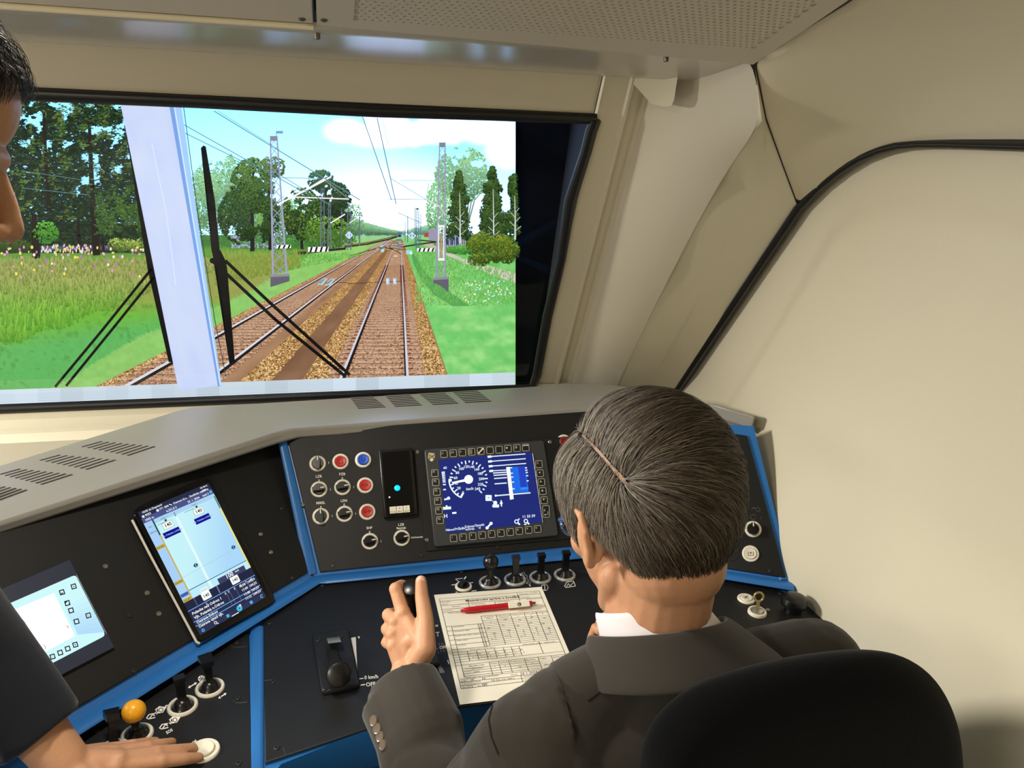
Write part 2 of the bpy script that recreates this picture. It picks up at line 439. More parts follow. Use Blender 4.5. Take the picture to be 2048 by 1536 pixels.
zz_([(.0022, y1), (x0+hx/2, y1), (x0+hx/2, yb), (.0022, yb)]); zz_([(xr-hx/2, y1), (.654, y1), (.654, yb), (xr-hx/2, yb)])
zz_([(.0022, yb), (.654, yb), (.654, .35), (.0022, .35)])
b.build('panel_margin', CEIL, ce, smooth=False)
st_ = MB()
for j in range(ny):                                          # half-cell gaps on the staggered rows
    oy = y1-j*hy; xa = x0 if not j % 2 else x0
    if j % 2: st_.add([CZ(x0, oy), CZ(x0+hx/2, oy), CZ(x0+hx/2, oy-hy), CZ(x0, oy-hy)], [(0, 1, 2, 3)])
st_.build('panel_margin', CEIL, ce, smooth=False)
b = MB(); b.prism([CZ(.0, CE[1]-.004, .016), CZ(.65, CE[1]+.025, .016), CZ(.65, .35, .016), CZ(.0, .35, .016)], (0, 0, .004)); b.build('dark_backing', DARK, ce)
b = MB(); b.prism([CZ(XL-.1, .36, .0), CZ(.9, .36, .0), V3(.9, .36, 2.2), V3(XL-.1, .36, 2.2)], (0, -.01, 0)); b.build('step_panel', CEIL, ce)
b = MB(); b.tube([COR+V3(0, -.004, 0), CZ(.656, .95), CZ(.656, .5)], .0018, 6); b.build('edge_seal', RUB, ce)
for px in ((604, 38), (648, 40)):
    q = P(*px, CPL); b = MB(); b.lathe(q, -V3(0, .242, .97), [(.0045, -.003), (.0045, .001), (.002, .0025)], 12); b.build('screw', STEEL, ce)

# windscreen: gasket, dark reveal, glass
wn = empty('window_1', (0, 1.7, 1.35), kind='structure')
loop = [FX(XL, ZB-.012, .004), FX(-.4, ZB-.013, .004), FX(.1, ZB-.011, .005), FX(XO-.03, ZB-.012, .004), FX(XO-.006, ZB-.004, .004), FX(XO-.002, ZB+.03, .006), FX(XO-.008, ZB+.2, .005), FX(XO-.006, ZB+.35, .007), FX(XO-.014, ZB+.48, .005), FX(XO-.004, ZB+.58, .007), FX(XO-.002, ZT-.02, .005), FX(XO+.001, ZT+.001, .006)]
b = MB(); b.tube(loop, [.013, .0135, .013, .012, .011, .012, .0125, .011, .0135, .012, .0125, .012], 12, up=FN, flat=.8); b.build('gasket', RUB, wn)
b = MB(); b.tube([FX(XO+.002, ZT+.002, .004), FX(.3, ZT+.001, .005), FX(.1, ZT-.002, .005), FX(-.2, ZT+.001, .005), FX(XL, ZT, .005)], [.0105, .011, .0105, .011, .011], 12, up=FN, flat=.8); b.build('gasket', RUB, wn)
b = MB(); b.tube([FX(XL, ZB-.028, .003), FX(.2, ZB-.026, .003), FX(XO-.02, ZB-.026, .002)], .009, 10, up=FN, flat=.8); b.build('sill_gasket', mat('grey_rubber', rgb(40, 38, 34), .6), wn)
b = MB()
b.grid([[FX(XL, ZB, -.004), V3(XL, 2.06, ZB-.06)], [FX(XO, ZB, -.004), V3(XO+.14, 2.06, ZB-.06)], [FX(XO, ZT, -.004), V3(XO+.14, 2.06, ZT+.12)], [FX(XL, ZT, -.004), V3(XL, 2.06, ZT+.12)]])
b.prism([V3(XL, 2.06, .9), V3(XO+.16, 2.06, .9), V3(XO+.16, 2.06, 1.85), V3(XL, 2.06, 1.85)], (0, .01, 0))
b.build('dark_reveal', mat('navy_cloth', rgb(13, 17, 32), .9), wn, smooth=False)
gm = bpy.data.materials.new('windscreen_glass'); N, L = nodes(gm); N.remove(N['Principled BSDF'])
tr = N.new('ShaderNodeBsdfTransparent'); gl = N.new('ShaderNodeBsdfGlossy'); gl.inputs['Roughness'].default_value = .02
fr = N.new('ShaderNodeFresnel'); fr.inputs['IOR'].default_value = 1.22; mx = N.new('ShaderNodeMixShader')
tr.inputs[0].default_value = (.97, .985, .98, 1)
L.new(fr.outputs[0], mx.inputs[0]); L.new(tr.outputs[0], mx.inputs[1]); L.new(gl.outputs[0], mx.inputs[2]); L.new(mx.outputs[0], N['Material Output'].inputs[0])
b = MB(); b.add([FX(XL, ZB-.005, -.012), FX(XO-.004, ZB-.005, -.012), FX(XO-.004, ZT+.005, -.012), FX(XL, ZT+.005, -.012)], [(0, 1, 2, 3)]); b.build('glass_pane', gm, wn, smooth=False)
# ------------------------------------------------------------------ the simulator's display behind the windscreen
SY = 2.0
SPL = PL((0, SY, 1.3), (0, -1, 0))
sim = empty('simulator_display', (-.35, SY+.02, .93), 'large flat display behind the windscreen showing a computer drawn railway line', 'display')
MB().box((-.27, SY+.021, 1.375), np.eye(3), (1.52, .03, .69)).build('display_case', DARK, sim, bevel=.004)
EM = attr_mat('display_light', True, 1.12)
c_ = lambda *a: np.array(rgb(*a))
def vnoise(x, y, s, seed=0):
    r = np.random.default_rng(seed).random((64, 64)); x = np.asarray(x)/s; y = np.asarray(y)/s
    xi, yi = np.floor(x).astype(int), np.floor(y).astype(int); fx, fy = x-xi, y-yi
    fx, fy = fx*fx*(3-2*fx), fy*fy*(3-2*fy); g = lambda a, b: r[a % 64, b % 64]
    return (g(xi, yi)*(1-fx)+g(xi+1, yi)*fx)*(1-fy)+(g(xi, yi+1)*(1-fx)+g(xi+1, yi+1)*fx)*fy
def fbm(x, y, s, seed=0): return (vnoise(x, y, s, seed)+.5*vnoise(x, y, s/2, seed+1)+.25*vnoise(x, y, s/4, seed+2))/1.75
def mixc(a, b, t): t = np.clip(np.asarray(t), 0, 1)[..., None]; return a*(1-t)+b*t
def SA(): return Art(px_map(SPL), (0, -1, 0), .00012)
def sheet(art, xs, ys, colf, z):
    X, Y = np.meshgrid(xs, ys); nr, nc = X.shape
    k = np.arange(nr*nc).reshape(nr, nc); a, b, c, d = k[:-1, :-1].ravel(), k[:-1, 1:].ravel(), k[1:, 1:].ravel(), k[1:, :-1].ravel()
    art.tris(np.stack([X.ravel(), Y.ravel()], 1), np.vstack([np.stack([a, b, c], 1), np.stack([a, c, d], 1)]), colf(X.ravel(), Y.ravel()), z)
def leaves(art, cxy, size, col, z, asp=1.0, jit=.8, ang=None):
    n = len(cxy)
    if not n: return
    a = RNG.random(n)*2*math.pi if ang is None else ang+RNG.normal(0, .35, n)
    size = np.broadcast_to(size, (n,)); pts = np.zeros((n, 3, 2))
    for k in range(3):
        t = a+k*2.094+RNG.normal(0, .35, n); pts[:, k, 0] = cxy[:, 0]+size*np.cos(t)*asp; pts[:, k, 1] = cxy[:, 1]+size*np.sin(t)/asp
    art.tris(pts.reshape(-1, 2), np.arange(n*3).reshape(n, 3), np.repeat(np.broadcast_to(col, (n, 3)), 3, 0), np.repeat(z+RNG.random(n)*jit, 3))
def blades(art, x, y, h, w_, c0, c1, z, lean=.15):
    n = len(x); dx = RNG.normal(0, lean, n)*h
    pts = np.stack([np.stack([x-w_/2, y], 1), np.stack([x+w_/2, y], 1), np.stack([x+dx, y-h], 1)], 1).reshape(-1, 2)
    col = np.stack([c0, c0, c1], 1).reshape(-1, 3)
    art.tris(pts, np.arange(n*3).reshape(n, 3), col, np.repeat(z+RNG.random(n)*.9, 3))

def pick(pal, n, bias=None):
    k = RNG.integers(0, len(pal), n); return np.array(pal)[k]*RNG.uniform(.8, 1.2, (n, 1))
# sky with clouds
a = SA()
def sky(x, y):                                               # a bright display: its sky clips to white, as in the photograph
    q = lambda *v: np.array(v)
    base = mixc(q(.40, 1.25, 2.4), q(.86, 1.6, 2.9), (y-210)/230)
    base = mixc(base, q(.27, 1.05, 2.0), np.exp(-((x-900)/110)**2-((y-270)/70)**2)*.8)
    base = mixc(base, q(.16, .55, 1.3), np.exp(-((x-150)/200)**2-((y-380)/120)**2)*.6)
    n = fbm(x+300, y*1.7, 90, 3)
    cl = np.clip((n-.50)*6, 0, 1)*np.clip((x-640)/60, 0, 1)*np.clip((340-y)/60, 0, 1)
    cl = np.maximum(cl, np.exp(-(((x-690)/38)**2+((y-262)/22)**2)**2)); cl = np.maximum(cl, np.exp(-(((x-770)/80)**2+((y-270)/24)**2)**2))
    cl = np.maximum(cl, np.exp(-(((x-980)/60)**2+((y-262)/26)**2)**2)); cl = np.maximum(cl, np.exp(-(((x-1015)/40)**2+((y-300)/34)**2)**2))
    cl = np.maximum(cl, np.exp(-(((x-790)/150)**2+((y-430)/75)**2)))
    return mixc(base, q(1.7, 2.1, 3.2), cl)
sheet(a, np.linspace(-60, 1031, 150), np.linspace(196, 500, 60), sky, 0)
a.build('pictured_sky', EM, sim)

# ground, path, ballast
VPX, VPY, HC = 800., 466., 3.5
G2 = lambda X, s: (VPX+X*s, VPY+HC*s)
a = SA()
def ground(x, y):
    n = fbm(x, y*2.2, 30, 9); n2 = fbm(x*1.0, y*1.0, 9, 5)
    emb = 770-(x-100)*.49+8*np.sin(x/60)                     # upper edge of the mown embankment on the left
    left = x < 800-(y-466)*1.6
    g0 = mixc(c_(96, 150, 58), c_(150, 158, 80), (y-505)/40)
    g0 = mixc(g0, c_(112, 178, 58), (y-590)/40); g0 = mixc(g0, c_(96, 178, 92), (y-650-(x-100)*-.15)/40)
    g0 = mixc(g0, c_(60, 110, 45), np.clip((n2-.6)*3, 0, .5))
    mown = mixc(c_(128, 190, 96), c_(150, 200, 110), n)
    gl_ = np.where((y > emb)[:, None], mown, g0)
    gr = mixc(c_(112, 196, 104), c_(150, 214, 128), np.clip((n-.35)*2.2, 0, 1)); gr = mixc(gr, c_(90, 170, 70), np.clip((560-y)/60, 0, .6)*(n2 > .5))
    c = np.where(left[:, None], gl_, gr)
    c = mixc(c, c_(52, 104, 52), np.clip((500-y)/14, 0, .75)*(np.abs(x-775) > 90)); c = mixc(c, c_(150, 206, 150), np.clip((488-y)/14, 0, .8)*(np.abs(x-775) <= 95)); return c*(.86+.28*n2)[:, None]
sheet(a, np.linspace(-60, 1031, 270), np.linspace(470, 800, 86), ground, 1)
sheet(a, np.linspace(890, 1031, 50), np.linspace(497, 566, 30), lambda x, y: mixc(c_(196, 186, 172), c_(222, 212, 200), fbm(x, y, 8, 4)), 0.4)
for poly, cc in (([(880, 505), (905, 507), (930, 520), (1031, 546), (1031, 566), (980, 548), (925, 524), (893, 510)], c_(206, 196, 184)), ([(838, 486), (862, 486), (893, 505), (880, 507)], c_(186, 180, 160))): a.poly(poly, cc, 2.2)
for k in range(26):
    x0 = RNG.uniform(895, 1020); a.disc((x0, 505+(x0-880)*.27+RNG.uniform(4, 14)), 3, c_(214, 206, 196), 2.4, 7, 1.2)
# drainage hollow beside the right track
hol = [(822, 500), (836, 520), (850, 545), (880, 570), (905, 600), (940, 612), (905, 612), (868, 590), (842, 560), (826, 525)]
for k in range(len(hol)//2-1): a.poly([hol[k], hol[k+1], hol[-2-k], hol[-1-k]], c_(84, 158, 82), 2.3)
a.build('pictured_ground', EM, sim)

a = SA()
def strip(X0, X1, s0, s1, cf, z, n=40, m_=6, slop=0.0):
    ss = np.geomspace(s0, s1, n); XX = np.linspace(X0, X1, m_); pts, k = [], 0
    S_, X_ = np.meshgrid(ss, XX, indexing='ij'); x, y = G2(X_, S_)
    kk = np.arange(n*m_).reshape(n, m_); p, q, r, t = kk[:-1, :-1].ravel(), kk[:-1, 1:].ravel(), kk[1:, 1:].ravel(), kk[1:, :-1].ravel()
    a.tris(np.stack([x.ravel(), y.ravel()], 1), np.vstack([np.stack([p, q, r], 1), np.stack([p, r, t], 1)]), cf(X_.ravel(), S_.ravel()), z)
def tex(c0, c1, sc, seed):
    return lambda X, s: mixc(c0, c1, fbm(X*sc*8, 1129/s*sc, 3, seed))
SN = 92.
strip(-6.95, 1.18, 4.2, SN, tex(c_(136, 98, 72), c_(180, 140, 106), 1.0, 2), 3, 160, 90)
strip(-3.06, -2.33, 4.5, SN, tex(c_(118, 84, 62), c_(148, 110, 84), 1, 3), 4, 120, 14)
for X0, X1 in ((-2.33, -1.75), (-3.78, -3.06), (.62, 1.14), (-6.9, -6.5)):
    strip(X0, X1, 4.5, SN, tex(c_(120, 84, 40), c_(206, 158, 96), 2.2, 8), 4, 260, 16)
strip(-1.7, .6, 4.5, SN, tex(c_(158, 118, 92), c_(198, 160, 130), 1.5, 11), 4, 140, 24)
strip(-6.6, -4.3, 4.5, SN, tex(c_(152, 114, 88), c_(192, 154, 124), 1.5, 12), 4, 140, 24)
z_ = 12.2
while z_ < 62:                                               # sleepers fade out with distance
    s0 = 1129/z_; s1 = 1129/(z_+.26); f = np.clip((52-z_)/34, .0, 1)
    for X0, X1 in ((-1.86, .62), (-6.72, -4.22)):
        p = [G2(X0, s0), G2(X1, s0), G2(X1, s1), G2(X0, s1)]
        a.poly(p, c_(166, 122, 92)*(1-f)+c_(206, 168, 142)*f, 5+.01*(z_ % 7))
        p2 = [G2(X0, s0), G2(X1, s0), G2(X1, 1129/(z_-.07)), G2(X0, 1129/(z_-.07))]
        a.poly(p2, c_(150, 108, 78)*(1-f)+c_(92, 58, 40)*f, 5.4)
        for Xr in ((.184, -1.43) if X0 > -3 else (-4.62, -6.28)):
            q0, q1 = G2(Xr-.17, s0), G2(Xr+.17, s0); a.line([q0, q1], 2.6*s0/80+.4, c_(104, 48, 34), 5.8)
    z_ += .6
# loose ballast stones
def stones(X0, X1, n, pal):
    s_ = 80*RNG.random(n)**.6+8; X = RNG.uniform(X0, X1, n); x, y = G2(X, s_); k = y < 790
    leaves(a, np.stack([x, y], 1)[k], (.016+.022*RNG.random(n))[k]*s_[k], pick(pal, k.sum()), 5.6, 1.15, .6)
GP_ = [c_(222, 178, 116), c_(150, 108, 62), c_(236, 200, 146), c_(110, 74, 42)]
for X0, X1 in ((-2.3, -1.75), (-3.76, -3.06), (.64, 1.12), (-6.9, -6.7)): stones(X0, X1, 2600, GP_)
for X0, X1 in ((-1.75, .6), (-6.6, -4.2)): stones(X0, X1, 3800, [c_(206, 166, 134), c_(150, 108, 80), c_(120, 84, 62), c_(184, 140, 106)])
# rails: dark foot, bright head
for Xr, dk in ((.184, 0), (-1.43, 0), (-4.62, 1), (-6.28, 1)):
    pts = [G2(Xr, s) for s in np.geomspace(4.3, SN, 40)]; sw = np.geomspace(4.3, SN, 40)
    a.line([(x+(s*.055 if Xr < -1 else -s*.02), y+s*.02) for (x, y), s in zip(pts, sw)], list(np.maximum(.11*sw*(1.15 if dk else .9), .8)), c_(34, 26, 26), 6.4)
    a.line(pts, list(np.maximum(.064*sw, .9)), c_(206, 208, 224) if not dk else c_(214, 214, 222), 7.0)
# turnout ahead and branching tracks
def pl_(p, w_, cc, z): a.line(p, w_, cc, z)
pl_([(786, 497), (768, 494), (740, 500), (700, 512)], 1.5, c_(60, 40, 36), 7.2)
pl_([(802, 508), (790, 500), (776, 496), (760, 496)], 1.5, c_(70, 46, 40), 7.2)
pl_([(690, 494), (735, 488), (780, 478), (797, 472)], 3.2, c_(58, 44, 42), 7.3); pl_([(560, 512), (640, 502), (690, 497)], 5, c_(52, 40, 38), 7.3)
pl_([(540, 510), (640, 499), (740, 484), (796, 471)], 2.0, c_(120, 84, 66), 7.4)
pl_([(800, 494), (835, 489), (870, 484), (905, 480)], 3, c_(64, 46, 42), 7.3); pl_([(835, 480), (880, 484), (950, 487), (1030, 484)], 2.4, c_(60, 48, 44), 7.3)
for k in range(46):
    s = 4.4+RNG.random()*5; x, y = G2(RNG.uniform(-6, 1), s); a.rect(x, y, x+RNG.uniform(2, 7), y+1.3, c_(*RNG.integers(120, 215, 3)), 7.35)
for k in range(9): y = 478+k*2.6; a.rect(792-k*.8, y, 804+k*1.1, y+1.2, c_(84, 52, 38), 7.1)
for x, y in ((634+8, 570-8), (657, 563)): a.poly([(x-8, y+8), (x+4, y+8), (x+14, y-6), (x+4, y-6)], c_(176, 192, 196), 7.6); a.poly([(x-5, y+5), (x-1, y+5), (x+8, y-4), (x+5, y-4)], c_(110, 130, 140), 7.7)
for x in (772, 786): a.rect(x, 556, x+7, 569, c_(178, 196, 212), 7.6); a.rect(x+1.5, 558, x+4, 566, c_(226, 236, 244), 7.7)
a.line([(640, 566), (690, 565), (705, 567), (812, 562)], 1.4, c_(92, 58, 44), 5.9)
a.rect(788, 511, 795, 513, c_(250, 220, 170), 7.6)
a.build('pictured_track', EM, sim)

# trees
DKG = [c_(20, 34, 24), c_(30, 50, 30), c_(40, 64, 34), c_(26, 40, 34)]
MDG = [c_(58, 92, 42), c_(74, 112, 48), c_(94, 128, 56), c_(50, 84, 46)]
def cloud(n, x0, x1, y0, y1, thr, sc, seed):
    x = RNG.uniform(x0, x1, n); y = RNG.uniform(y0, y1, n); k = fbm(x, y, sc, seed) > thr(x, y); return np.stack([x[k], y[k]], 1)
def conifer(art, cx, yb, yt, w_, n, dark, mid, z, droop=.25, p=.75):
    v = RNG.random(n)**.8; y = yb+(yt-yb)*v
    hw = w_*(1-v)**p*(.55+.45*np.abs(np.sin(v*11+cx))*RNG.uniform(.5, 1.25, n))+2; u = RNG.uniform(-1, 1, n); x = cx+hw*u
    yy = y+np.abs(u)*hw*droop
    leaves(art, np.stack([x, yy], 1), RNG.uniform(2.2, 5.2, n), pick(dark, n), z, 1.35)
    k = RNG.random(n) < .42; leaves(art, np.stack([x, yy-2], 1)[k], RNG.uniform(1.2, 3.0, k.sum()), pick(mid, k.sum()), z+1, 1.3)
def broad(art, cx, cy, rx, ry, n, dark, mid, z, seed=1, thr=.42, size=(1.6, 3.6)):
    q = RNG.random(n)**.55; t = RNG.random(n)*2*math.pi
    x = cx+rx*q*np.cos(t); y = cy+ry*q*np.sin(t); k = fbm(x, y, max(rx, ry)/2.4, seed) > thr-.16*(1-q); x, y = x[k], y[k]; n = len(x)
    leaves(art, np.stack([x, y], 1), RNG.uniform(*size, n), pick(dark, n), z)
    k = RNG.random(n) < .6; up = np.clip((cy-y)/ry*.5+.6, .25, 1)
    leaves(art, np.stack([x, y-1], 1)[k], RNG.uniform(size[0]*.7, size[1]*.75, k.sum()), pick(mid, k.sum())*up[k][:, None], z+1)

# far treeline
a = SA()
for k in range(70):
    x = RNG.uniform(690, 800); d = (800-x)/110; h = 8+34*d**1.3
    broad(a, x, 470-h*.45, 4+7*d, h*.5, 90, [c_(96, 150, 128), c_(112, 168, 140), c_(84, 132, 104)], [c_(140, 196, 160), c_(150, 206, 140)], 8, k, .2, (1, 2.2))
for k in range(26):
    x = RNG.uniform(806, 870); d = (x-800)/70; h = 8+16*d
    broad(a, x, 470-h*.45, 4+5*d, h*.5, 70, [c_(96, 160, 140), c_(120, 180, 150)], [c_(160, 216, 180)], 8, k, .2, (1, 2))
for k in range(30):
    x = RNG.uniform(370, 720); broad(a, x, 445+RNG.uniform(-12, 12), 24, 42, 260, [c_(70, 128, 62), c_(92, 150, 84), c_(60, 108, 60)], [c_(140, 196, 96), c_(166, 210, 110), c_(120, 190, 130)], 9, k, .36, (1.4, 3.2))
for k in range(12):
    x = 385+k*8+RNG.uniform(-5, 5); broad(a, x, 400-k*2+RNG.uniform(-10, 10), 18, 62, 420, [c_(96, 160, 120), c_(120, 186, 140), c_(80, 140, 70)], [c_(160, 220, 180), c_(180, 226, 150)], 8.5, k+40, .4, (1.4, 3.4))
a.rect(462, 470, 566, 496, c_(170, 176, 214), 9.2)
for k in range(15): a.rect(462+k*7, 470, 463.2+k*7, 496, c_(120, 120, 160), 9.4)
broad(a, 650, 480, 60, 16, 500, [c_(52, 96, 48)], [c_(92, 150, 62), c_(150, 170, 60)], 10.5, 3, .35, (1.4, 3))
broad(a, 560, 488, 120, 12, 600, [c_(60, 120, 50)], [c_(92, 170, 72), c_(120, 190, 80)], 10.7, 6, .3, (1.2, 2.6))
a.build('pictured_treeline', EM, sim)

def tree_obj(f):
    t = SA(); f(t); t.build('pictured_tree', EM, sim)
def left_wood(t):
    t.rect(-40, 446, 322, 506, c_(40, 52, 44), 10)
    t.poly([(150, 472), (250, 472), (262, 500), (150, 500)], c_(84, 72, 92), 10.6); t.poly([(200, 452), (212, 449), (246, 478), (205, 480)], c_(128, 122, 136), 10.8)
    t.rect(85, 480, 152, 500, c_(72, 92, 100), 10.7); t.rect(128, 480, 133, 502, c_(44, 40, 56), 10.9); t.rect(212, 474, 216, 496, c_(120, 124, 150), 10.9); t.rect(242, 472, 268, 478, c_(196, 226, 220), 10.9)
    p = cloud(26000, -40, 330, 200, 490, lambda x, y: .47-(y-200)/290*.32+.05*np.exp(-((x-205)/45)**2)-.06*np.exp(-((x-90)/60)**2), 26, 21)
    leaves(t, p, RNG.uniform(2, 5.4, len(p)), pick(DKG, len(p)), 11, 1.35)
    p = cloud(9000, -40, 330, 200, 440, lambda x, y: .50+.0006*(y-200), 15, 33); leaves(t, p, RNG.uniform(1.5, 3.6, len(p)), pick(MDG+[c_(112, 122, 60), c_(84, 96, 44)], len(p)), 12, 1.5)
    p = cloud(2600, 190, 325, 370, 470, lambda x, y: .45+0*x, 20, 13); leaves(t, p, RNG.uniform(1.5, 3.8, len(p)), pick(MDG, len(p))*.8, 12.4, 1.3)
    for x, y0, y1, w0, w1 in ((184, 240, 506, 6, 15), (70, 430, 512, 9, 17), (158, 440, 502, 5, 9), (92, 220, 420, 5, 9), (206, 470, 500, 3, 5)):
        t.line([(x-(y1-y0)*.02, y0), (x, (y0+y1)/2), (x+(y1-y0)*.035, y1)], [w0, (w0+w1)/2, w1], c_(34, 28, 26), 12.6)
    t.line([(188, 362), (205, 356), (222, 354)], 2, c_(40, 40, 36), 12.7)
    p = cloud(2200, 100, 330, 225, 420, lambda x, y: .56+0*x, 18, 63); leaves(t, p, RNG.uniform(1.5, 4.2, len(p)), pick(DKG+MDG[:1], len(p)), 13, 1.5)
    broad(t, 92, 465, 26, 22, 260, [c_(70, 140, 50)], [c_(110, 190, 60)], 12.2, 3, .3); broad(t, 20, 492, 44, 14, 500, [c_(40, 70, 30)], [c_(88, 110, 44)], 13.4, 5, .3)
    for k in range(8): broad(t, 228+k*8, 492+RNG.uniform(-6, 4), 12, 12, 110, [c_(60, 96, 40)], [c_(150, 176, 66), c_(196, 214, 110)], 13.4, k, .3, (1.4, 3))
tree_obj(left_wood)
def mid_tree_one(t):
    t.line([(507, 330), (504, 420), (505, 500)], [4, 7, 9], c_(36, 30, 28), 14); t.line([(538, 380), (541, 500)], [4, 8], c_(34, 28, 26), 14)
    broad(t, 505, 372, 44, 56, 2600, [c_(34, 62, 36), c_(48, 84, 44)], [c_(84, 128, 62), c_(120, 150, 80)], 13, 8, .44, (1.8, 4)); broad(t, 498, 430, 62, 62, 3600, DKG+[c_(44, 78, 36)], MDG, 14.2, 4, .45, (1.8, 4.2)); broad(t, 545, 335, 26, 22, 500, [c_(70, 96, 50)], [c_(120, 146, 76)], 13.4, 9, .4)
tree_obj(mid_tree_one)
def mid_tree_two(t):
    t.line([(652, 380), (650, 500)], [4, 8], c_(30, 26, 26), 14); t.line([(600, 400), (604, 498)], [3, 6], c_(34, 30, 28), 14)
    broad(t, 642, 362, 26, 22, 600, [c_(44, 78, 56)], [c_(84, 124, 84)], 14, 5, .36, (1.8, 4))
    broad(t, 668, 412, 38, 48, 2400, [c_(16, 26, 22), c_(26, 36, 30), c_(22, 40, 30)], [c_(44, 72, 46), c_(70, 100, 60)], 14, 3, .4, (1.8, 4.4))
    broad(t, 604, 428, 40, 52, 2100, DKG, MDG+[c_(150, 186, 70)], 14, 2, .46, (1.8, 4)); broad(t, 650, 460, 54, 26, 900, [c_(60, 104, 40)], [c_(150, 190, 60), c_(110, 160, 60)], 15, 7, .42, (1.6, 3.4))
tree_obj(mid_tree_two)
def right_tall(t):
    for k in range(5): t.line([(930, 470), (925+k*6, 400), (905+k*22, 330+RNG.uniform(-10, 20))], [4, 2.5, 1], c_(120, 140, 120), 12)
    broad(t, 926, 350, 56, 56, 2700, [c_(110, 176, 120), c_(92, 156, 110), c_(130, 190, 140)], [c_(170, 220, 150), c_(150, 206, 180), c_(190, 230, 160)], 12.5, 11, .38, (1.6, 3.6)); broad(t, 880, 420, 28, 62, 1300, [c_(120, 190, 110)], [c_(176, 224, 140), c_(150, 210, 170)], 12.5, 12, .38, (1.6, 3.4))
tree_obj(right_tall)
for cx, yb, yt, w_, n, z in ((918, 478, 346, 30, 16, 14), (985, 480, 338, 38, 20, 14), (1028, 470, 352, 12, 7, 14)):
    def one(t, cx=cx, yb=yb, yt=yt, w_=w_, n=n, z=z):
        conifer(t, cx, yb, yt-4, w_*.8, 60*n, [c_(22, 38, 24), c_(32, 54, 30), c_(44, 70, 34)], [c_(62, 92, 42), c_(84, 112, 50)], z, .3, .8)
        for k in range(n*2):
            v = RNG.random(); hw = w_*(1-v)**.55*.72
            broad(t, min(cx+RNG.uniform(-hw, hw), 1022), yb-10+(yt-yb+14)*v, 5+9*(1-v), 6+8*(1-v), 95, [c_(24, 40, 26), c_(34, 56, 32), c_(46, 72, 36)], [c_(66, 98, 44), c_(90, 120, 52), c_(54, 84, 44)], z+.3, k, .40, (1.5, 3.4))
        t.line([(cx+1, yt+40), (cx+2, yb-40), (cx+2, yb+8)], [1.2, 2.2, 3.6], c_(200, 206, 200), z+2.3)
        for k in range(5): y = yb-14-k*9; t.line([(cx+2, y+6), (cx+2+(-1)**k*(12-k), y-4)], 1.1, c_(196, 204, 200), z+2.3)
    tree_obj(one)
def bushes(t):
    for k in range(22): broad(t, RNG.uniform(948, 1026), RNG.uniform(478, 522), 18, 15, 200, [c_(40, 62, 26), c_(62, 92, 34)], [c_(150, 160, 50), c_(110, 140, 44), c_(84, 116, 40)], 16, k, .36, (1.6, 3.8))
    broad(t, 930, 500, 40, 9, 500, [c_(70, 140, 56)], [c_(110, 190, 80)], 15.5, 5, .3, (1.3, 3))
    for x in range(886, 936, 4): t.line([(x, 470+(x*7 % 13)), (x+1, 494)], 2, c_(150+(x*5 % 70), 160, 200), 15.2)
    for x in (893, 902, 912): t.rect(x, 474, x+4, 490, c_(52, 58, 120), 15.3)
b_ = SA(); bushes(b_); b_.build('pictured_bushes', EM, sim)

# grass blades and flowers
a = SA()
n = 5200; x = RNG.uniform(-50, 440, n); y = RNG.uniform(524, 690, n); k = (y < 700-(x)*.36+6*np.sin(x/17)) & (y < 690); x, y = x[k], y[k]; n = len(x)
o_ = np.argsort(y); x, y = x[o_], y[o_]
t_ = np.clip((y-560)/80, 0, 1); c0 = mixc(c_(104, 128, 50), c_(84, 150, 40), t_)*RNG.uniform(.75, 1.2, (n, 1)); c1 = mixc(c_(196, 186, 120), c_(150, 200, 72), t_)*RNG.uniform(.8, 1.2, (n, 1))
blades(a, x, y, 14+28*np.clip((y-520)/130, 0, 1)*RNG.uniform(.6, 1.3, n), 2.4+1.6*t_, c0, c1, 17, .18)
n = 1500; x = RNG.uniform(430, 600, n); y = RNG.uniform(514, 572, n); k = y < 572-(x-430)*.2; x, y = x[k], y[k]; n = len(x)
blades(a, x, y, RNG.uniform(10, 24, n), 2, np.tile(c_(112, 130, 50), (n, 1)), mixc(c_(190, 176, 96), c_(130, 176, 60), RNG.random(n)), 17, .15)
n = 1500; x = RNG.uniform(832, 1028, n); y = RNG.uniform(500, 612, n); k = ((y > 512+(x-880)*.24) & (y < 612)) | (x < 880) & (y < 540); x, y = x[k], y[k]; n = len(x)
blades(a, x, y, RNG.uniform(5, 13, n), 2, np.tile(c_(84, 160, 70), (n, 1)), mixc(c_(120, 200, 96), c_(176, 200, 120), RNG.random(n)), 17, .25)
n = 1100; x = RNG.uniform(560, 760, n); y = 508+RNG.uniform(0, 40, n); k = y < 545-(x-560)*.2; x, y = x[k], y[k]; n = len(x)
blades(a, x, y, RNG.uniform(3, 9, n), 1.8, np.tile(c_(84, 150, 60), (n, 1)), np.tile(c_(130, 200, 90), (n, 1)), 17, .3)
for k in range(150):
    x0, y0 = RNG.uniform(-20, 310), RNG.uniform(494, 560); pal = [c_(230, 150, 196), c_(240, 230, 190), c_(196, 110, 190), c_(238, 220, 90)][k % 4]
    if y0 > 515 and k % 3: continue
    a.disc((x0, y0), RNG.uniform(1.4, 3.2), pal, 18.2, 6, RNG.uniform(2, 4))
for k in range(60): a.disc((RNG.uniform(80, 185), RNG.uniform(490, 505)), 1.6, [c_(224, 170, 196), c_(226, 214, 110), c_(220, 226, 230)][k % 3], 18.3, 6, 3.4)
for k in range(50): a.disc((RNG.uniform(930, 1024), RNG.uniform(560, 604)), 1.8, [c_(240, 236, 200), c_(190, 226, 240)][k % 2], 18.2, 6)
a.build('pictured_grass', EM, sim)

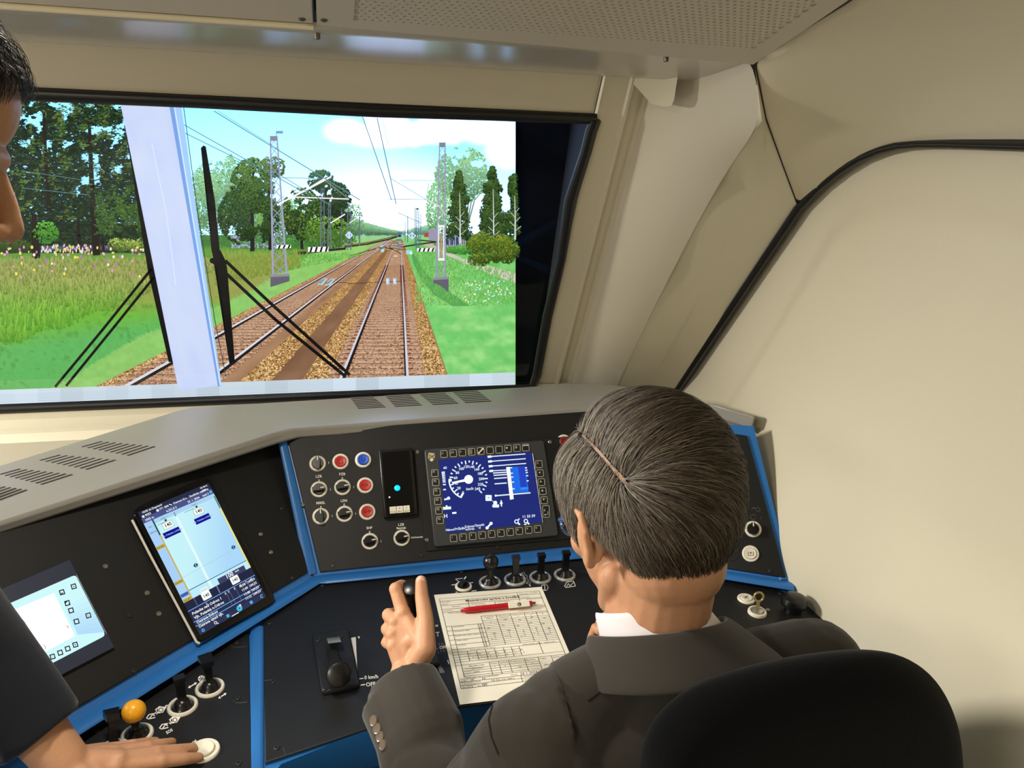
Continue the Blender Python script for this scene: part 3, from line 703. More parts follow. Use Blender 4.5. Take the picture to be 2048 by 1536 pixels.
# lattice masts, arms, wires, boards
def mast(t, xl0, xr0, yb, xl1, xr1, yt, nb, col, z, blk=None, w_=3.0):
    L0, R0, L1, R1 = (xl0, yb), (xr0, yb), (xl1, yt), (xr1, yt); lp = lambda A, B_, q: (A[0]+(B_[0]-A[0])*q, A[1]+(B_[1]-A[1])*q)
    q = np.linspace(0, 1, nb+1)**.93
    for i in range(nb):
        for A, B_ in ((lp(L0, L1, q[i]), lp(R0, R1, q[i+1])), (lp(R0, R1, q[i]), lp(L0, L1, q[i+1]))): t.line([A, B_], w_*.55*(1-.5*q[i]), col*.86, z)
    for A, B_ in ((L0, L1), (R0, R1)): t.line([A, B_], [w_, w_*.7], col, z+.4)
    t.poly([lp(L0, L1, .965), lp(R0, R1, .965), R1, L1], col*.7, z+.6)
    if blk: t.poly(blk, c_(96, 94, 106), z+.8); t.poly([blk[0], blk[1], (blk[1][0], blk[1][1]+5), (blk[0][0], blk[0][1]+5)], c_(140, 138, 150), z+.9)
LIL = c_(158, 158, 188)
t = SA(); mast(t, 546, 574, 552, 541, 554, 272, 13, LIL, 20, [(541, 549), (579, 547), (579, 562), (541, 574)], 4)
t.poly([(552, 262), (566, 262), (566, 267), (552, 267)], c_(120, 150, 190), 20); t.line([(553, 266), (553, 274)], 1.4, c_(120, 140, 170), 20)
WH = c_(240, 236, 240)
t.line([(556, 409), (600, 386), (661, 354)], [3, 4, 3.4], WH, 21); t.line([(600, 386), (640, 362), (650, 356)], 2, WH*.9, 21); t.line([(588, 394), (698, 398)], 2.4, WH, 21); t.line([(555, 355), (640, 357)], 1.4, c_(130, 150, 160), 20.6); t.line([(652, 362), (695, 396)], 1.2, c_(150, 160, 170), 20.8); t.line([(660, 366), (664, 396)], 1, c_(150, 160, 170), 20.8)
for x, y in ((556, 409), (648, 358), (664, 396), (661, 401), (653, 372)): t.disc((x, y), 2.6, WH, 21.4, 8)
t.build('pictured_mast', EM, sim)
t = SA(); mast(t, 872, 890, 555, 879, 890, 285, 12, c_(150, 152, 176), 20, [(866, 555), (897, 553), (897, 584), (882, 572), (866, 565)], 3.4)
t.line([(877, 450), (877, 515)], 2.6, c_(226, 226, 226), 21); t.line([(887, 450), (887, 515)], 2.6, c_(226, 226, 226), 21); t.rect(876, 450, 889, 454, c_(240, 240, 236), 21.2); t.rect(876, 516, 889, 521, c_(240, 240, 236), 21.2); t.rect(880, 470, 884, 516, c_(176, 150, 116), 20.9)
t.line([(878, 412), (862, 404), (854, 398)], 2.4, c_(214, 220, 226), 21); t.line([(878, 412), (890, 430)], 2, c_(200, 206, 214), 21); t.line([(852, 399), (776, 398)], 1.4, c_(130, 160, 170), 20.4); t.line([(852, 399), (780, 356)], 1.4, c_(130, 170, 178), 20.4); t.line([(878, 361), (800, 361)], 1.2, c_(120, 170, 180), 20.4); t.line([(857, 366), (852, 398)], 1.2, c_(110, 150, 160), 20.4)
t.build('pictured_mast', EM, sim)
for xb, yb, yt, hw in ((645, 498, 376, 4.5), (659, 496, 404, 3), (698, 500, 410, 4), (719, 492, 430, 2.5), (835, 498, 416, 3), (830, 492, 415, 1.6), (815, 484, 432, 1.6), (810, 482, 443, 1.2), (841, 488, 427, 1.2), (683, 488, 416, 1.4)):
    t = SA(); cc = c_(96, 110, 124) if xb < 800 else c_(70, 96, 110)
    if hw > 2.6: mast(t, xb-hw, xb+hw, yb, xb-hw*.6, xb+hw*.6, yt, 7, cc*1.25, 19, None, 1.7)
    else: t.line([(xb, yb), (xb, yt)], hw, cc, 19)
    if xb == 698: t.line([(699, 446), (719, 432)], 2, WH, 19.6); t.line([(661, 446), (690, 428)], 2.6, WH, 19.6); t.poly([(698, 462), (706, 470), (698, 478), (690, 470)], c_(230, 240, 250), 19.8); t.poly([(698, 464.5), (703.5, 470), (698, 475.5), (692.5, 470)], c_(110, 176, 226), 19.9); t.rect(697, 466, 699, 474, c_(240, 246, 250), 20)
    if xb == 835: t.poly([(824, 464), (832, 471), (824, 478), (816, 471)], c_(220, 236, 250), 19.8); t.poly([(824, 466), (829.5, 471), (824, 476), (818.5, 471)], c_(90, 150, 210), 19.9); t.rect(823, 467, 825, 475, c_(240, 246, 250), 20); t.rect(832, 416, 836, 419, c_(40, 50, 60), 20)
    t.build('pictured_pole', EM, sim)
t = SA()
for p0, p1, w_ in (((725, 234), (783, 400), 1.7), ((754, 236), (792, 408), 1.9), ((764, 236), (776, 290), .9), ((428, 222), (720, 400), 1.9), ((436, 222), (560, 300), 1.0), ((362, 246), (600, 380), 1.7), ((362, 262), (520, 340), 1.6), ((540, 338), (660, 410), 1.4), ((796, 425), (842, 446), 1.4), ((45, 342), (168, 360), 1.0), ((45, 376), (180, 390), 1.0)):
    t.line([p0, p1], w_, c_(96, 140, 150) if p0[0] != 754 and p0[0] != 725 else c_(92, 122, 136), 21.8)
t.build('pictured_wires', EM, sim)['kind'] = 'stuff'
def barrier(x0, y0, x1, y1, n_, h):
    t = SA(); t.poly([(x0, y0), (x1, y1), (x1, y1+h), (x0, y0+h)], c_(244, 244, 240), 22)
    for k in range(n_):
        q = (k+.35)/n_; xa = x0+(x1-x0)*q; ya = y0+(y1-y0)*q; d = (x1-x0)/n_*.42
        t.poly([(xa+d*.5, ya), (xa+d*1.4, ya), (xa+d*.7, ya+h), (xa-d*.2, ya+h)], c_(20, 22, 22), 22.3)
    t.build('pictured_barrier', EM, sim)
barrier(616, 494, 657, 493, 4, 10); barrier(834, 496, 869, 496, 4, 7); barrier(553, 490, 582, 489, 3, 7)
t = SA(); t.poly([(857, 459), (878, 455), (878, 482), (857, 480)], c_(150, 146, 170), 19); t.rect(848, 466, 858, 474, c_(176, 70, 70), 18.8)
t.poly([(795, 464), (803, 464), (803, 474), (795, 474)], c_(90, 110, 150), 19); t.rect(797, 469, 801, 474, c_(40, 40, 70), 19.2); t.disc((763, 492), 3, c_(150, 196, 220), 19); t.disc((765, 501), 3.4, c_(170, 214, 226), 19); t.rect(812, 500, 824, 508, c_(170, 206, 214), 19); t.disc((822, 506), 3, c_(210, 240, 240), 19.2)
t.build('pictured_signals', EM, sim)['kind'] = 'stuff'

# the virtual train front drawn on the display: pillar, wipers, lower frame
t = SA()
t.poly([(241, 205), (350, 212), (441, 770), (358, 782)], c_(196, 208, 244), 26)
sheet(t, np.linspace(0, 1, 9), np.linspace(0, 1, 40), lambda u, v: mixc(c_(192, 204, 244), c_(208, 218, 240), fbm(u*40, v*90, 9, 3)), 26.2)
V_ = t.V[-1]; q = V_.copy()                                  # re-map the unit sheet onto the slanting pillar
U_, W_ = np.meshgrid(np.linspace(0, 1, 9), np.linspace(0, 1, 40)); U_, W_ = U_.ravel(), W_.ravel()
xl = 241+W_*117; xr_ = 350+W_*93; t.V[-1] = px_map(SPL)(np.stack([xl+(xr_-xl)*U_, 205+W_*572-U_*W_*12], 1))+t.n*(26.2*t.step)
t.poly([(338, 205), (350, 205), (443, 772), (436, 772)], c_(120, 160, 226), 26.5); t.poly([(346, 205), (362, 205), (444, 772), (440, 772)], c_(164, 200, 248), 26.7); t.line([(349, 210), (441, 770)], 2, c_(210, 232, 255), 26.9)
t.line([(305, 290), (318, 355), (332, 420), (343, 500), (352, 570)], 2.4, c_(214, 224, 250), 26.6)
t.line([(368, 216), (395, 420), (430, 640), (452, 752)], 1.5, c_(40, 60, 62), 25)
t.build('pictured_pillar', EM, sim)
BK = c_(14, 13, 13)
t = SA(); t.poly([(252, 262), (258, 268), (300, 500), (351, 722), (338, 724), (296, 540), (278, 430)], BK, 25.4)
for p in ([(303, 538), (205, 660), (112, 772)], [(307, 556), (230, 652), (134, 770)]): t.line(p, 5.4, BK, 25.4)
t.build('pictured_wiper', EM, sim)
t = SA(); t.poly([(402, 296), (407, 291), (412, 293), (430, 400), (437, 470), (440, 505), (424, 505), (416, 400)], BK, 25.4)
t.poly([(424, 500), (441, 500), (452, 522), (455, 540), (470, 722), (459, 727), (444, 600), (433, 535)], BK, 25.5); t.disc((425, 521), 5.5, BK, 25.5, 10); t.poly([(424, 516), (440, 524), (440, 536), (424, 526)], BK, 25.6)
for p in ([(452, 522), (540, 605), (698, 748)], [(452, 546), (550, 638), (688, 750)]): t.line(p, 6.4, BK, 25.4)
t.build('pictured_wiper', EM, sim)
t = SA()
for k in range(24):
    x0, x1 = -60+k*45.4, -60+(k+1)*45.4
    top = lambda x: 781-(x+60)*.034; cc = c_(200, 214, 226)*RNG.uniform(.85, 1.1)
    t.poly([(x0, top(x0)), (x1, top(x1)), (x1, top(x1)+44), (x0, top(x0)+44)], cc, 25.9)
t.build('pictured_frame', EM, sim)
# ------------------------------------------------------------------ the driver's desk
BLUE = mat('blue_lacquer', rgb(44, 112, 186), 0.34, bump=0.06, scale=900)
BLK = mat('black_panel', rgb(25, 25, 26), 0.5, bump=0.15, scale=1400, spec=0.35)
BLK2 = mat('black_plastic', rgb(17, 17, 18), 0.28, spec=0.5)
GREY = mat('charcoal_bezel', rgb(58, 60, 60), 0.5, bump=0.1, scale=900, spec=0.3)
HOODM = mat('grey_hood_paint', rgb(150, 147, 140), 0.25, bump=0.06, scale=1000, spec=0.6)
WHT = mat('ivory_plastic', rgb(236, 230, 212), 0.35)
CHR = mat('satin_chrome', rgb(196, 194, 188), 0.3, metal=0.85)
PRINT = attr_mat('panel_print', False, rough=.6)
LCD = attr_mat('lcd_light', True, 1.0)
YLW = mat('yellow_knob', rgb(240, 170, 30), 0.3)
REDC = mat('red_cap', rgb(200, 34, 30), 0.4); BLUC = mat('blue_cap', rgb(20, 80, 200), 0.4)
W_ = c_(240, 238, 230)

b1, b2, b3 = V3(-.04, 1.386, .82), V3(.53, 1.39, .82), V3(.885, 1.19, .82)
b0 = b1+(V3(-.365, 1.044, .82)-b1)*1.9
h0 = V3(-.494, 1.204, 1.052)+(V3(-.494, 1.204, 0)-V3(-.091, 1.545, 0))*.7; h1 = V3(-.091, 1.545, 1.052); h2 = V3(.575, 1.56, 1.052); h3 = V3(.938, 1.483, 1.052)
LUP, UP, RUP = PL3(b0, b1, (h1*.45+h0*.55)), PL3(V3(-.04, 1.388, .82), V3(.5, 1.388, .82), V3(0, 1.556, 1.05)), PL3(b2, b3, (b2+b3)/2+V3(.08, .145, .23))
LOW = PL((0, 1.385, .81), (0, -.04, 1.0))
def low(x, y, off=0.0): return V3(x, y, .81+.04*(y-1.385)+off)

desk = empty('control_desk', (.2, 1.2, 0), 'bright blue moulded desk body framing the black instrument panels', 'desk')
b = MB()
bb, hh = [b0, b1, b2, b3], [h0, h1, h2, h3]
off = [V3(.0, .003, -.003)]*4
for pl_x, c4 in ((LUP, [(622, 1152), (566, 882), (-330, 1150), (-330, 1770)]), (UP, [(628, 1156), (570, 880), (1198, 838), (1196, 1096)]), (RUP, [(1200, 1096), (1200, 836), (1507, 852), (1588, 1172)])):
    b.add([P(*q, pl_x, -.0015) for q in c4], [(0, 1, 2, 3)])
b.grid([[q+V3(0, .004, -.004) for q in bb], [V3(q[0], q[1], .80) for q in bb]])
lowpoly = [low(*b0[:2], -.003), low(*b1[:2], -.003), low(*b2[:2], -.003), low(*b3[:2], -.003)]
fr_ = [low(-.64, .62, -.003), low(-.14, .86, -.003), low(-.085, .935, -.003), low(.05, .982, -.003), low(.19, .998, -.003), low(.45, .998, -.003), low(.62, .98, -.003), low(.866, .80, -.003)]
b.add(lowpoly+fr_, [(0, 1, 6, 5, 4), (1, 2, 9, 8, 7, 6), (2, 3, 11, 10, 9)])
rows = [[q for q in fr_], [q+V3(0, .0, -.018) for q in fr_], [V3(q[0], q[1]+.02, .70) for q in fr_], [V3(q[0], q[1]+.10, .62) for q in fr_]]
b.grid(rows)
b.build('desk_body', BLUE, desk, bevel=.004)
b = MB(); b.grid([[V3(q[0], q[1]+.12, .66) for q in fr_], [V3(q[0], q[1]+.3, 0) for q in fr_]]); b.build('knee_panel', mat('dark_navy_panel', rgb(16, 24, 42), .6), desk)
# raised blue ridges between panels
b = MB()
rd = [V3(.0, 0, .002)]
path = [b0, b1+(b0-b1)*.07, b1, b1+(b2-b1)*.04, b2+(b1-b2)*.04, b2, b2+(b3-b2)*.05, b3]
b.tube([q+V3(0, -.009, -.002) for q in path], .0165, 12, flat=.34); b.build('blue_ridge', BLUE, desk)
for A, B_ in ((b1+V3(-.006, .004, .004), h1+V3(-.006, .0, -.004)), (b3+V3(-.008, .01, .002), h3+V3(-.012, .004, -.006)), (b2, h2)):
    b = MB(); b.tube([A, B_], [.0115, .0085], 10, flat=.36); b.build('blue_ridge', BLUE, desk)
b = MB(); b.tube([low(-.14, 1.255, .0), low(-.118, .9, .0), low(-.112, .86, -.001)], .0115, 10, flat=.35); b.build('blue_ridge', BLUE, desk)
b = MB(); b.tube([P(x, y, LOW) for x, y in ((1560, 1178), (1625, 1210), (1700, 1275), (1760, 1330))], .0125, 10, flat=.35); b.build('blue_ridge', BLUE, desk)
# hood
hd = empty('console_hood', (.1, 1.6, 1.05), 'long grey beige angled hood with vent slots above the instrument panels', 'hood')
fb = [PZ(*q, 1.05) for q in ((-90, 1108), (0, 1069), (560, 888), (600, 877), (1150, 838), (1300, 849), (1440, 853), (1503, 858))]
ft = [PZ(*q, 1.072) for q in ((-90, 1083), (0, 1047), (548, 868), (585, 858), (1150, 816), (1300, 824), (1440, 829), (1505, 836))]
bk = [PZ(*q, 1.094) for q in ((-90, 960), (0, 929), (355, 820), (380, 814), (1190, 764.5), (1290, 777), (1420, 806), (1511, 832))]
b = MB(); n0 = len(fb)
mid = [f*.55+k*.45+V3(0, 0, .004) for f, k in zip(ft, bk)]
b.grid([[f+V3(0, .05, .004) for f in fb], fb, ft, mid, bk, [q+V3(0, .004, -.03) for q in bk]])
b.f.append(tuple(n0*i+n0-1 for i in range(6)))
hs = b.build('hood_shell', HOODM, hd, bevel=.006, segs=3)
b = MB(); b.grid([[V3(min(f[0], .90), f[1]+.03, f[2]) for f in fb], [V3(min(f[0], .90), f[1]+.13, f[2]) for f in fb]]); b.build('hood_underside', mat('hood_lining', rgb(30, 30, 30), .8), hd)
# vent slots: groups of narrow dark slits let into the top
def hood_pt(x, y):                                           # hit the hood's top between the polyline stations
    A = np.array([np.r_[q, 1] for q in (ft+bk)])
    best = None
    for i in range(len(ft)-1):
        for tri in ((ft[i], ft[i+1], mid[i+1]), (ft[i], mid[i+1], mid[i]), (mid[i], mid[i+1], bk[i+1]), (mid[i], bk[i+1], bk[i])):
            pl2 = PL3(*tri); q = P(x, y, pl2)
            M3 = np.stack(tri, 1)
            try: l3 = np.linalg.solve(M3, q)
            except Exception: continue
            if l3.min() > -1e-3: return q, pl2[1]
    return None, None
def vent(quad, n):
    """quad: far-left, far-right, near-right, near-left corners of the slit group; slits run left to right"""
    bm_ = MB(); fl, frr, nr_, nl = [np.array(q, float) for q in quad]
    for i in range(n):
        t = i/(n-1); a_ = fl+(nl-fl)*t; e = frr+(nr_-frr)*t
        pa, na = hood_pt(*a_); pe, ne = hood_pt(*e)
        if pa is None or pe is None: continue
        d = (fl-nl); d3 = P(*(a_+d*.02), PL(pa, na))-pa; d3 /= np.linalg.norm(d3); wv = d3*.0017
        bm_.prism([pa-wv, pe-wv, pe+wv, pa+wv], na*.0012)
    if bm_.v:
        bm_.v = [tuple(np.array(v)-np.array((0, 0, .0007))) for v in bm_.v]
        o = bm_.build('vent_slots', SEAM, hd, smooth=False); o['kind'] = 'stuff'
for q in ([(192, 882), (240, 881), (309, 893), (255, 911)], [(108, 909), (155, 907), (230, 920), (172, 939)], [(28, 937), (70, 934), (144, 949), (82, 969)], [(-45, 966), (-20, 962), (53, 980), (-10, 1003)]):
    fl, frr, nr_, nl = [np.array(k, float) for k in q]
    # slits run from the lower left to the upper right; the group marches down to the right
    s0, e0, s1, e1 = fl, frr, nl, nr_
    vent([(s0[0]-28, s0[1]+12), (s0[0]+12, s0[1]+1), (e1[0], e1[1]), (nl[0], nl[1])], 9)
for x0, x1, x2, x3, y0, y1 in ((700, 744, 771, 716, 795, 817), (770, 818, 843, 790, 791, 813), (837, 887, 916, 865, 787, 809), (903, 952, 982, 930, 782, 805)):
    vent([(x0, y0), (x1, y0-3), (x2, y1-3), (x3, y1)], 8)
vent([(1372, 806), (1395, 804), (1400, 809), (1374, 811)], 4)

# ---- shared small meshes (local z = outwards)
def shared(name, fn, mt):
    b_ = MB(); fn(b_); me = b_.mesh(name); me.materials.append(mt); return me
def f_screw(b_): b_.lathe((0, 0, 0), (0, 0, 1), [(.0042, 0), (.0042, .0012), (.0034, .002), (.0018, .002), (.0016, .0006)], 12, cap0=False)
M_SCREW = shared('screw', f_screw, mat('dark_screw', rgb(74, 72, 70), .4, metal=.8)); M_SCREWB = shared('screw', f_screw, mat('bright_screw', rgb(170, 165, 155), .3, metal=.9))
def f_bez(b_): b_.lathe((0, 0, 0), (0, 0, 1), [(.0168, 0), (.0168, .0022), (.0158, .0036), (.0128, .0040), (.0118, .0032), (.0116, .001)], 36, cap0=False, cap1=True)
M_BEZ = shared('rotary_switch', f_bez, WHT); M_BEZP = shared('push_button', f_bez, WHT)
def f_knob(b_):
    b_.lathe((0, 0, .001), (0, 0, 1), [(.0113, 0), (.0113, .005), (.0105, .006)], 28)
    b_.prism([(-.0036, -.0135, .006), (.0036, -.0135, .006), (.0046, -.004, .006), (.0046, .004, .006), (.0032, .0118, .006), (-.0032, .0118, .006), (-.0046, .004, .006), (-.0046, -.004, .006)], (0, 0, .010))
M_KNOB = shared('knob', f_knob, BLK2)
M_MARK = shared('marker', lambda b_: b_.box((.0, .0072, .0165), np.eye(3), (.0020, .0078, .0012)), mat('white_mark', rgb(245, 243, 236), .5))
def f_cap(b_): b_.lathe((0, 0, 0), (0, 0, 1), [(.0112, .0), (.0112, .0042), (.0104, .0050), (.0086, .0046)], 32, cap0=False)
M_CAP = {k: shared('button_cap', f_cap, m_) for k, m_ in (('red', REDC), ('blue', BLUC), ('white', WHT), ('dred', mat('dark_red_cap', rgb(150, 30, 30), .4)))}
def f_ring(b_):
    b_.lathe((0, 0, 0), (0, 0, 1), [(.0222, 0), (.0222, .0025), (.0208, .0042), (.0178, .0042), (.0168, .003), (.0166, .0006)], 40, cap0=False, cap1=True)
RINGM = mat('ivory_ring', rgb(226, 222, 208), .32); M_RING = shared('lever_switch', f_ring, RINGM); M_RINGS = shared('lever_switch', f_ring, mat('silver_ring', rgb(190, 190, 188), .3, metal=.35))
def f_dome(b_): b_.lathe((0, 0, 0), (0, 0, 1), [(.0164, .0012), (.0155, .002), (.0128, .005), (.0112, .009), (.0085, .0125), (.005, .0145)], 28, cap0=False)
def f_paddle(b_):
    f_dome(b_); b_.prism([(-.0062, -.0048, .011), (.0062, -.0048, .011), (.0062, .0048, .011), (-.0062, .0048, .011)], (0, .001, .040))
    b_.prism([(-.0078, -.0056, .0475), (.0078, -.0056, .0475), (.0078, .0066, .0475), (-.0078, .0066, .0475)], (0, .0, .0075))
def f_flag(b_):
    f_dome(b_); b_.prism([(-.0055, -.0048, .011), (.0055, -.0048, .011), (.0055, .0048, .011), (-.0055, .0048, .011)], (0, .002, .036))
    b_.prism([(-.0085, -.006, .044), (.0085, -.006, .044), (.0105, .014, .047), (-.0105, .014, .047)], (0, .001, .009))
def f_stem(b_): f_dome(b_); b_.lathe((0, 0, .011), (0, 0, 1), [(.0062, 0), (.0055, .02), (.0055, .028)], 16)
def f_sball(b_): f_stem(b_); b_.ball((0, 0, .048), .0155, 24, 14)
M_PAD, M_FLAG, M_STEM, M_SB = [shared('lever', f, BLK2) for f in (f_paddle, f_flag, f_stem, f_sball)]
M_YB = shared('yellow_ball', lambda b_: b_.ball((0, 0, .043), (.0165, .0165, .0158), 28, 16), YLW)
RZ = lambda d: Matrix.Rotation(math.radians(d), 4, 'Z')

def plate(name, label, pts, pl, thick=.0035, mt=BLK, bevel=.0016, cat='panel'):
    o = empty(name, P(sum(q[0] for q in pts)/len(pts), sum(q[1] for q in pts)/len(pts), pl), label, cat)
    b_ = MB(); b_.prism([P(*q, pl) for q in pts], pl[1]*thick); b_.build('plate', mt, o, bevel=bevel); return o
def screws(par, pl, pts, off=.0033, bright=()):
    for i, q in enumerate(pts):
        M_ = Matrix.Translation(Vector(pl[1]*off)) @ basis(pl, q); link('screw', M_SCREWB if i in bright else M_SCREW, M_, par)
def at_px(pl, q, off): return Matrix.Translation(Vector(P(q[0], q[1], pl, off)-P(q[0], q[1], pl))) @ basis(pl, q)
def rotary(par, pl, q, ang, off=.0034):
    o = link('rotary_switch', M_BEZ, at_px(pl, q, off), par); k = link('knob', M_KNOB, WM[o] @ RZ(ang), o); link('marker', M_MARK, WM[o] @ RZ(ang), o); return o
def push(par, pl, q, colr, legend=None, lcol=None, off=.0034, h=.006):
    o = link('push_button', M_BEZP, at_px(pl, q, off), par); k = link('button_cap', M_CAP[colr], WM[o] @ Matrix.Translation((0, 0, .001)), o)
    if legend:
        Mx = np.array(WM[o]); t = Art(lambda p: (Mx[:3, :3] @ np.stack([p[:, 0], p[:, 1], np.full(len(p), .0059)])).T+Mx[:3, 3], Mx[:3, 2], .0001)
        if isinstance(legend, str): t.text(legend, 0, -h*.5, h, lcol, 0, 0, 'c', True, ydown=False)
        else: legend(t, lcol)
        t.build('legend', PRINT, o)
    return o
def lever(par, pl, q, me, rot=0, off=.0034, ball=None, tilt=0, ring=None):
    o = link('lever_switch', ring or M_RING, at_px(pl, q, off), par); k = link('lever', me, WM[o] @ Matrix.Rotation(math.radians(tilt), 4, 'X') @ RZ(rot), o)
    if ball: link('ball_knob', ball, WM[k], o)['label'] = 'yellow ball knob'
    return o
def panel_art(par, pl, off=.0037): return Art(px_map(pl, off), pl[1], .00008)

# ---- centre upper panel
cu = plate('instrument_panel', 'black upright panel of rotary switches and red and blue buttons left of the speed display', [(572, 866), (1196, 822), (1187, 1088), (640, 1145)], UP)
screws(cu, UP, [(606, 1010.5), (665, 1132), (842, 1111), (994, 1095), (1124, 1079), (1133, 1080)][:5])
for q, ang in (((635.3, 927.5), 0), ((638, 979), -85), ((641.6, 1032.8), 2), ((685, 974.8), -85), ((689, 1028), -85), ((739.7, 1082.8), -85), ((803.4, 1076), -85)): rotary(cu, UP, q, ang)
def emblem(t, cc): t.ring((0, .001), .0062, .0012, cc, 0, 30, 330); t.line([(-.004, -.003), (-.001, .005), (.003, .002), (.004, -.005)], .0012, cc, 1)
push(cu, UP, (681, 923.6), 'red', emblem, c_(140, 24, 22)); push(cu, UP, (726.4, 920), 'blue', 'U', c_(10, 36, 120), h=.008)
push(cu, UP, (730.3, 971), 'red', 'CA', c_(96, 14, 14), h=.0065); push(cu, UP, (734.5, 1024), 'red', 'SHP', c_(70, 10, 10), h=.0062)
push(cu, UP, (1128, 884), 'dred', emblem, c_(80, 20, 20))
t = panel_art(cu, UP)
for s, x, y, h, cc in (('UCS', 634, 902, 4.5, c_(60, 60, 58)), ('LZB', 637.5, 955, 5.2, W_), ('PZB', 684.5, 950.5, 5.2, W_), ('MIREL', 641.5, 1008, 5, W_), ('LS06', 688, 1003.5, 5, W_), ('SHP', 738.8, 1058, 5, W_), ('LZB', 802.3, 1051.5, 5, W_), ('Betrieb', 802.5, 1058, 4.6, W_), ('Störbetrieb', 834, 1076, 3.6, W_)): t.text(s, x, y, h, cc, 0, -4, 'c', True)
for x, y in ((638, 961.5), (684.8, 957), (641.8, 1014.5), (688.4, 1009.5), (739.3, 1064.5)): t.text('0', x, y+1.5, 4.4, W_, 0, -4, 'c', True)
t.text('0', 634.5, 908, 4, c_(64, 64, 60), 0, -4, 'c')
for x, y in ((657, 926), (660.5, 979.5), (664, 1032.5), (707, 975), (711, 1028), (761.5, 1083)): t.text('1', x, y+1.5, 4.4, W_, 0, -4, 'c', True)
t.build('lettering', PRINT, cu)
# mounting plate of the display
dp = empty('display_mount', P(985, 990, UP), 'thin black mounting plate around the blue speed display', 'plate')
b = MB(); b.prism([P(x, y, UP, .0036) for x, y in ((828, 899), (1140, 873), (1146, 1078), (853, 1103))], UP[1]*.004); b.build('plate', BLK, dp, bevel=.0012)
screws(dp, UP, [(834, 906), (853, 1081), (1098, 886), (1122, 1052)], .0077, (0, 1, 2, 3))

# ---- radio unit
ru = empty('radio_unit', P(793, 970, UP), 'tall black radio box with blue lamp and three white keys beside the speed display', 'radio')
b = MB(); b.prism([P(x, y, UP, .0036) for x, y in ((757, 903), (823, 898), (834, 1031), (768, 1038))], UP[1]*.016); b.build('housing', BLK2, ru, bevel=.002)
b = MB(); b.prism([P(x, y, UP, .0196) for x, y in ((763, 905), (818, 901), (829, 1027), (773, 1033))], UP[1]*.0008); b.build('front_glass', mat('black_glass', rgb(6, 6, 9), .12), ru)
for q, r, cc, nm in (((794.5, 976), .0062, (0.0, .35, 1.0), 'blue_lamp'), ((779, 994.5), .0017, (1, .45, .6), 'red_lamp')):
    b = MB(); b.lathe(P(*q, UP, .0202), UP[1], [(r, 0), (r*.8, r*.3), (r*.3, r*.45)], 20); b.build(nm, mat(nm, cc, .3, emit=cc, estr=2.2), ru)
for i, (s1, s2) in enumerate((('-', 'POS'), ('+', 'PRV'), ('<', 'ZAV'))):
    x0 = 779+i*13.6; y0 = 1014-i*1.1
    b = MB(); b.prism([P(x, y, UP, .0203) for x, y in ((x0, y0), (x0+12.6, y0-1), (x0+13.6, y0+12.5), (x0+1, y0+13.5))], UP[1]*.0015); k = b.build('radio_key', WHT, ru)
    t = panel_art(k, UP, .0219); t.text(s1, x0+6.6, y0+5.5, 4, c_(20, 20, 20), 0, -5, 'c', True); t.text(s2, x0+7.3, y0+11.6, 3.6, c_(30, 30, 30), 0, -5, 'c'); t.build('key_legend', PRINT, k)

# ---- speed display with its ring of keys (drawn in a 6.4x enlarged frame of the panel)
Z = lambda p: np.asarray(p, float)/6.4+(840, 870)
DOFF = .0085
dd = empty('driver_display', P(982, 990, UP), 'charcoal framed driver display with white dial on blue and keys all around', 'display')
def rquad(c4, r, n=5):
    out = []
    for i in range(4):
        p0, p1, p2 = [np.array(c4[(i+k-1) % 4], float) for k in range(3)]; d0 = (p0-p1)/np.linalg.norm(p0-p1); d2 = (p2-p1)/np.linalg.norm(p2-p1)
        for t in np.linspace(0, 1, n): out.append(p1+d0*r*(1-t)**2+d2*r*t**2)
    return out
bz = rquad([(50, 200), (1572, 82), (1760, 1298), (182, 1440)], 40)
b = MB(); b.prism([P(*Z(q), UP, .0076) for q in bz], UP[1]*.010); b.build('bezel', GREY, dd, bevel=.002)
zo = .0178
def zart(off=zo): f = px_map(UP, off); return Art(lambda p: f(p/6.4+(840, 870)), UP[1], .00008)
t = zart(); NB = c_(30, 42, 118); Wt = c_(238, 250, 255)*1.0
t.poly([(237, 318), (1432, 212), (1565, 1118), (342, 1262)], NB, 0)
cx, cy = 622, 568
for v in range(0, 250, 10):
    q = math.radians(114+v*292/240); r0, r1 = (196, 246) if v % 20 == 0 else (218, 244)
    t.line([(cx+r0*math.cos(q), cy+r0*math.sin(q)*.99), (cx+r1*math.cos(q), cy+r1*math.sin(q)*.99)], 15 if v % 20 == 0 else 17, Wt, 1)
    if v % 20 == 0 and v: t.text(str(v), cx+166*math.cos(q), cy+166*math.sin(q)+17, 34, Wt, 1.5, -5, 'c', True)
t.text('0', 552, 752, 34, Wt, 1.5, -5, 'c', True)
t.line([(cx+250*math.cos(math.radians(q)), cy+250*math.sin(math.radians(q))) for q in np.linspace(114, 178, 16)], 18, Wt, 1.2); t.disc((385, 578), 22, Wt, 1.3); t.line([(525, 805), (560, 740)], 14, Wt, 1.2)
t.disc((cx, cy), 57, c_(255, 255, 255), 2); t.line([(590, 578), (410, 612)], [34, 20], c_(255, 255, 255), 2); t.text('km/h', 638, 704, 34, Wt, 1.5, -5, 'c', True)
for i, y in enumerate((478, 500, 525, 552, 578, 602, 636, 700)): t.line([(276+i*3, y), (318+i*2, y-3)], 16, Wt, 1)
t.text('60', 300, 436, 32, Wt, 1, -5, 'l', True); t.line([(286, 470), (300, 560)], 8, Wt, 1)
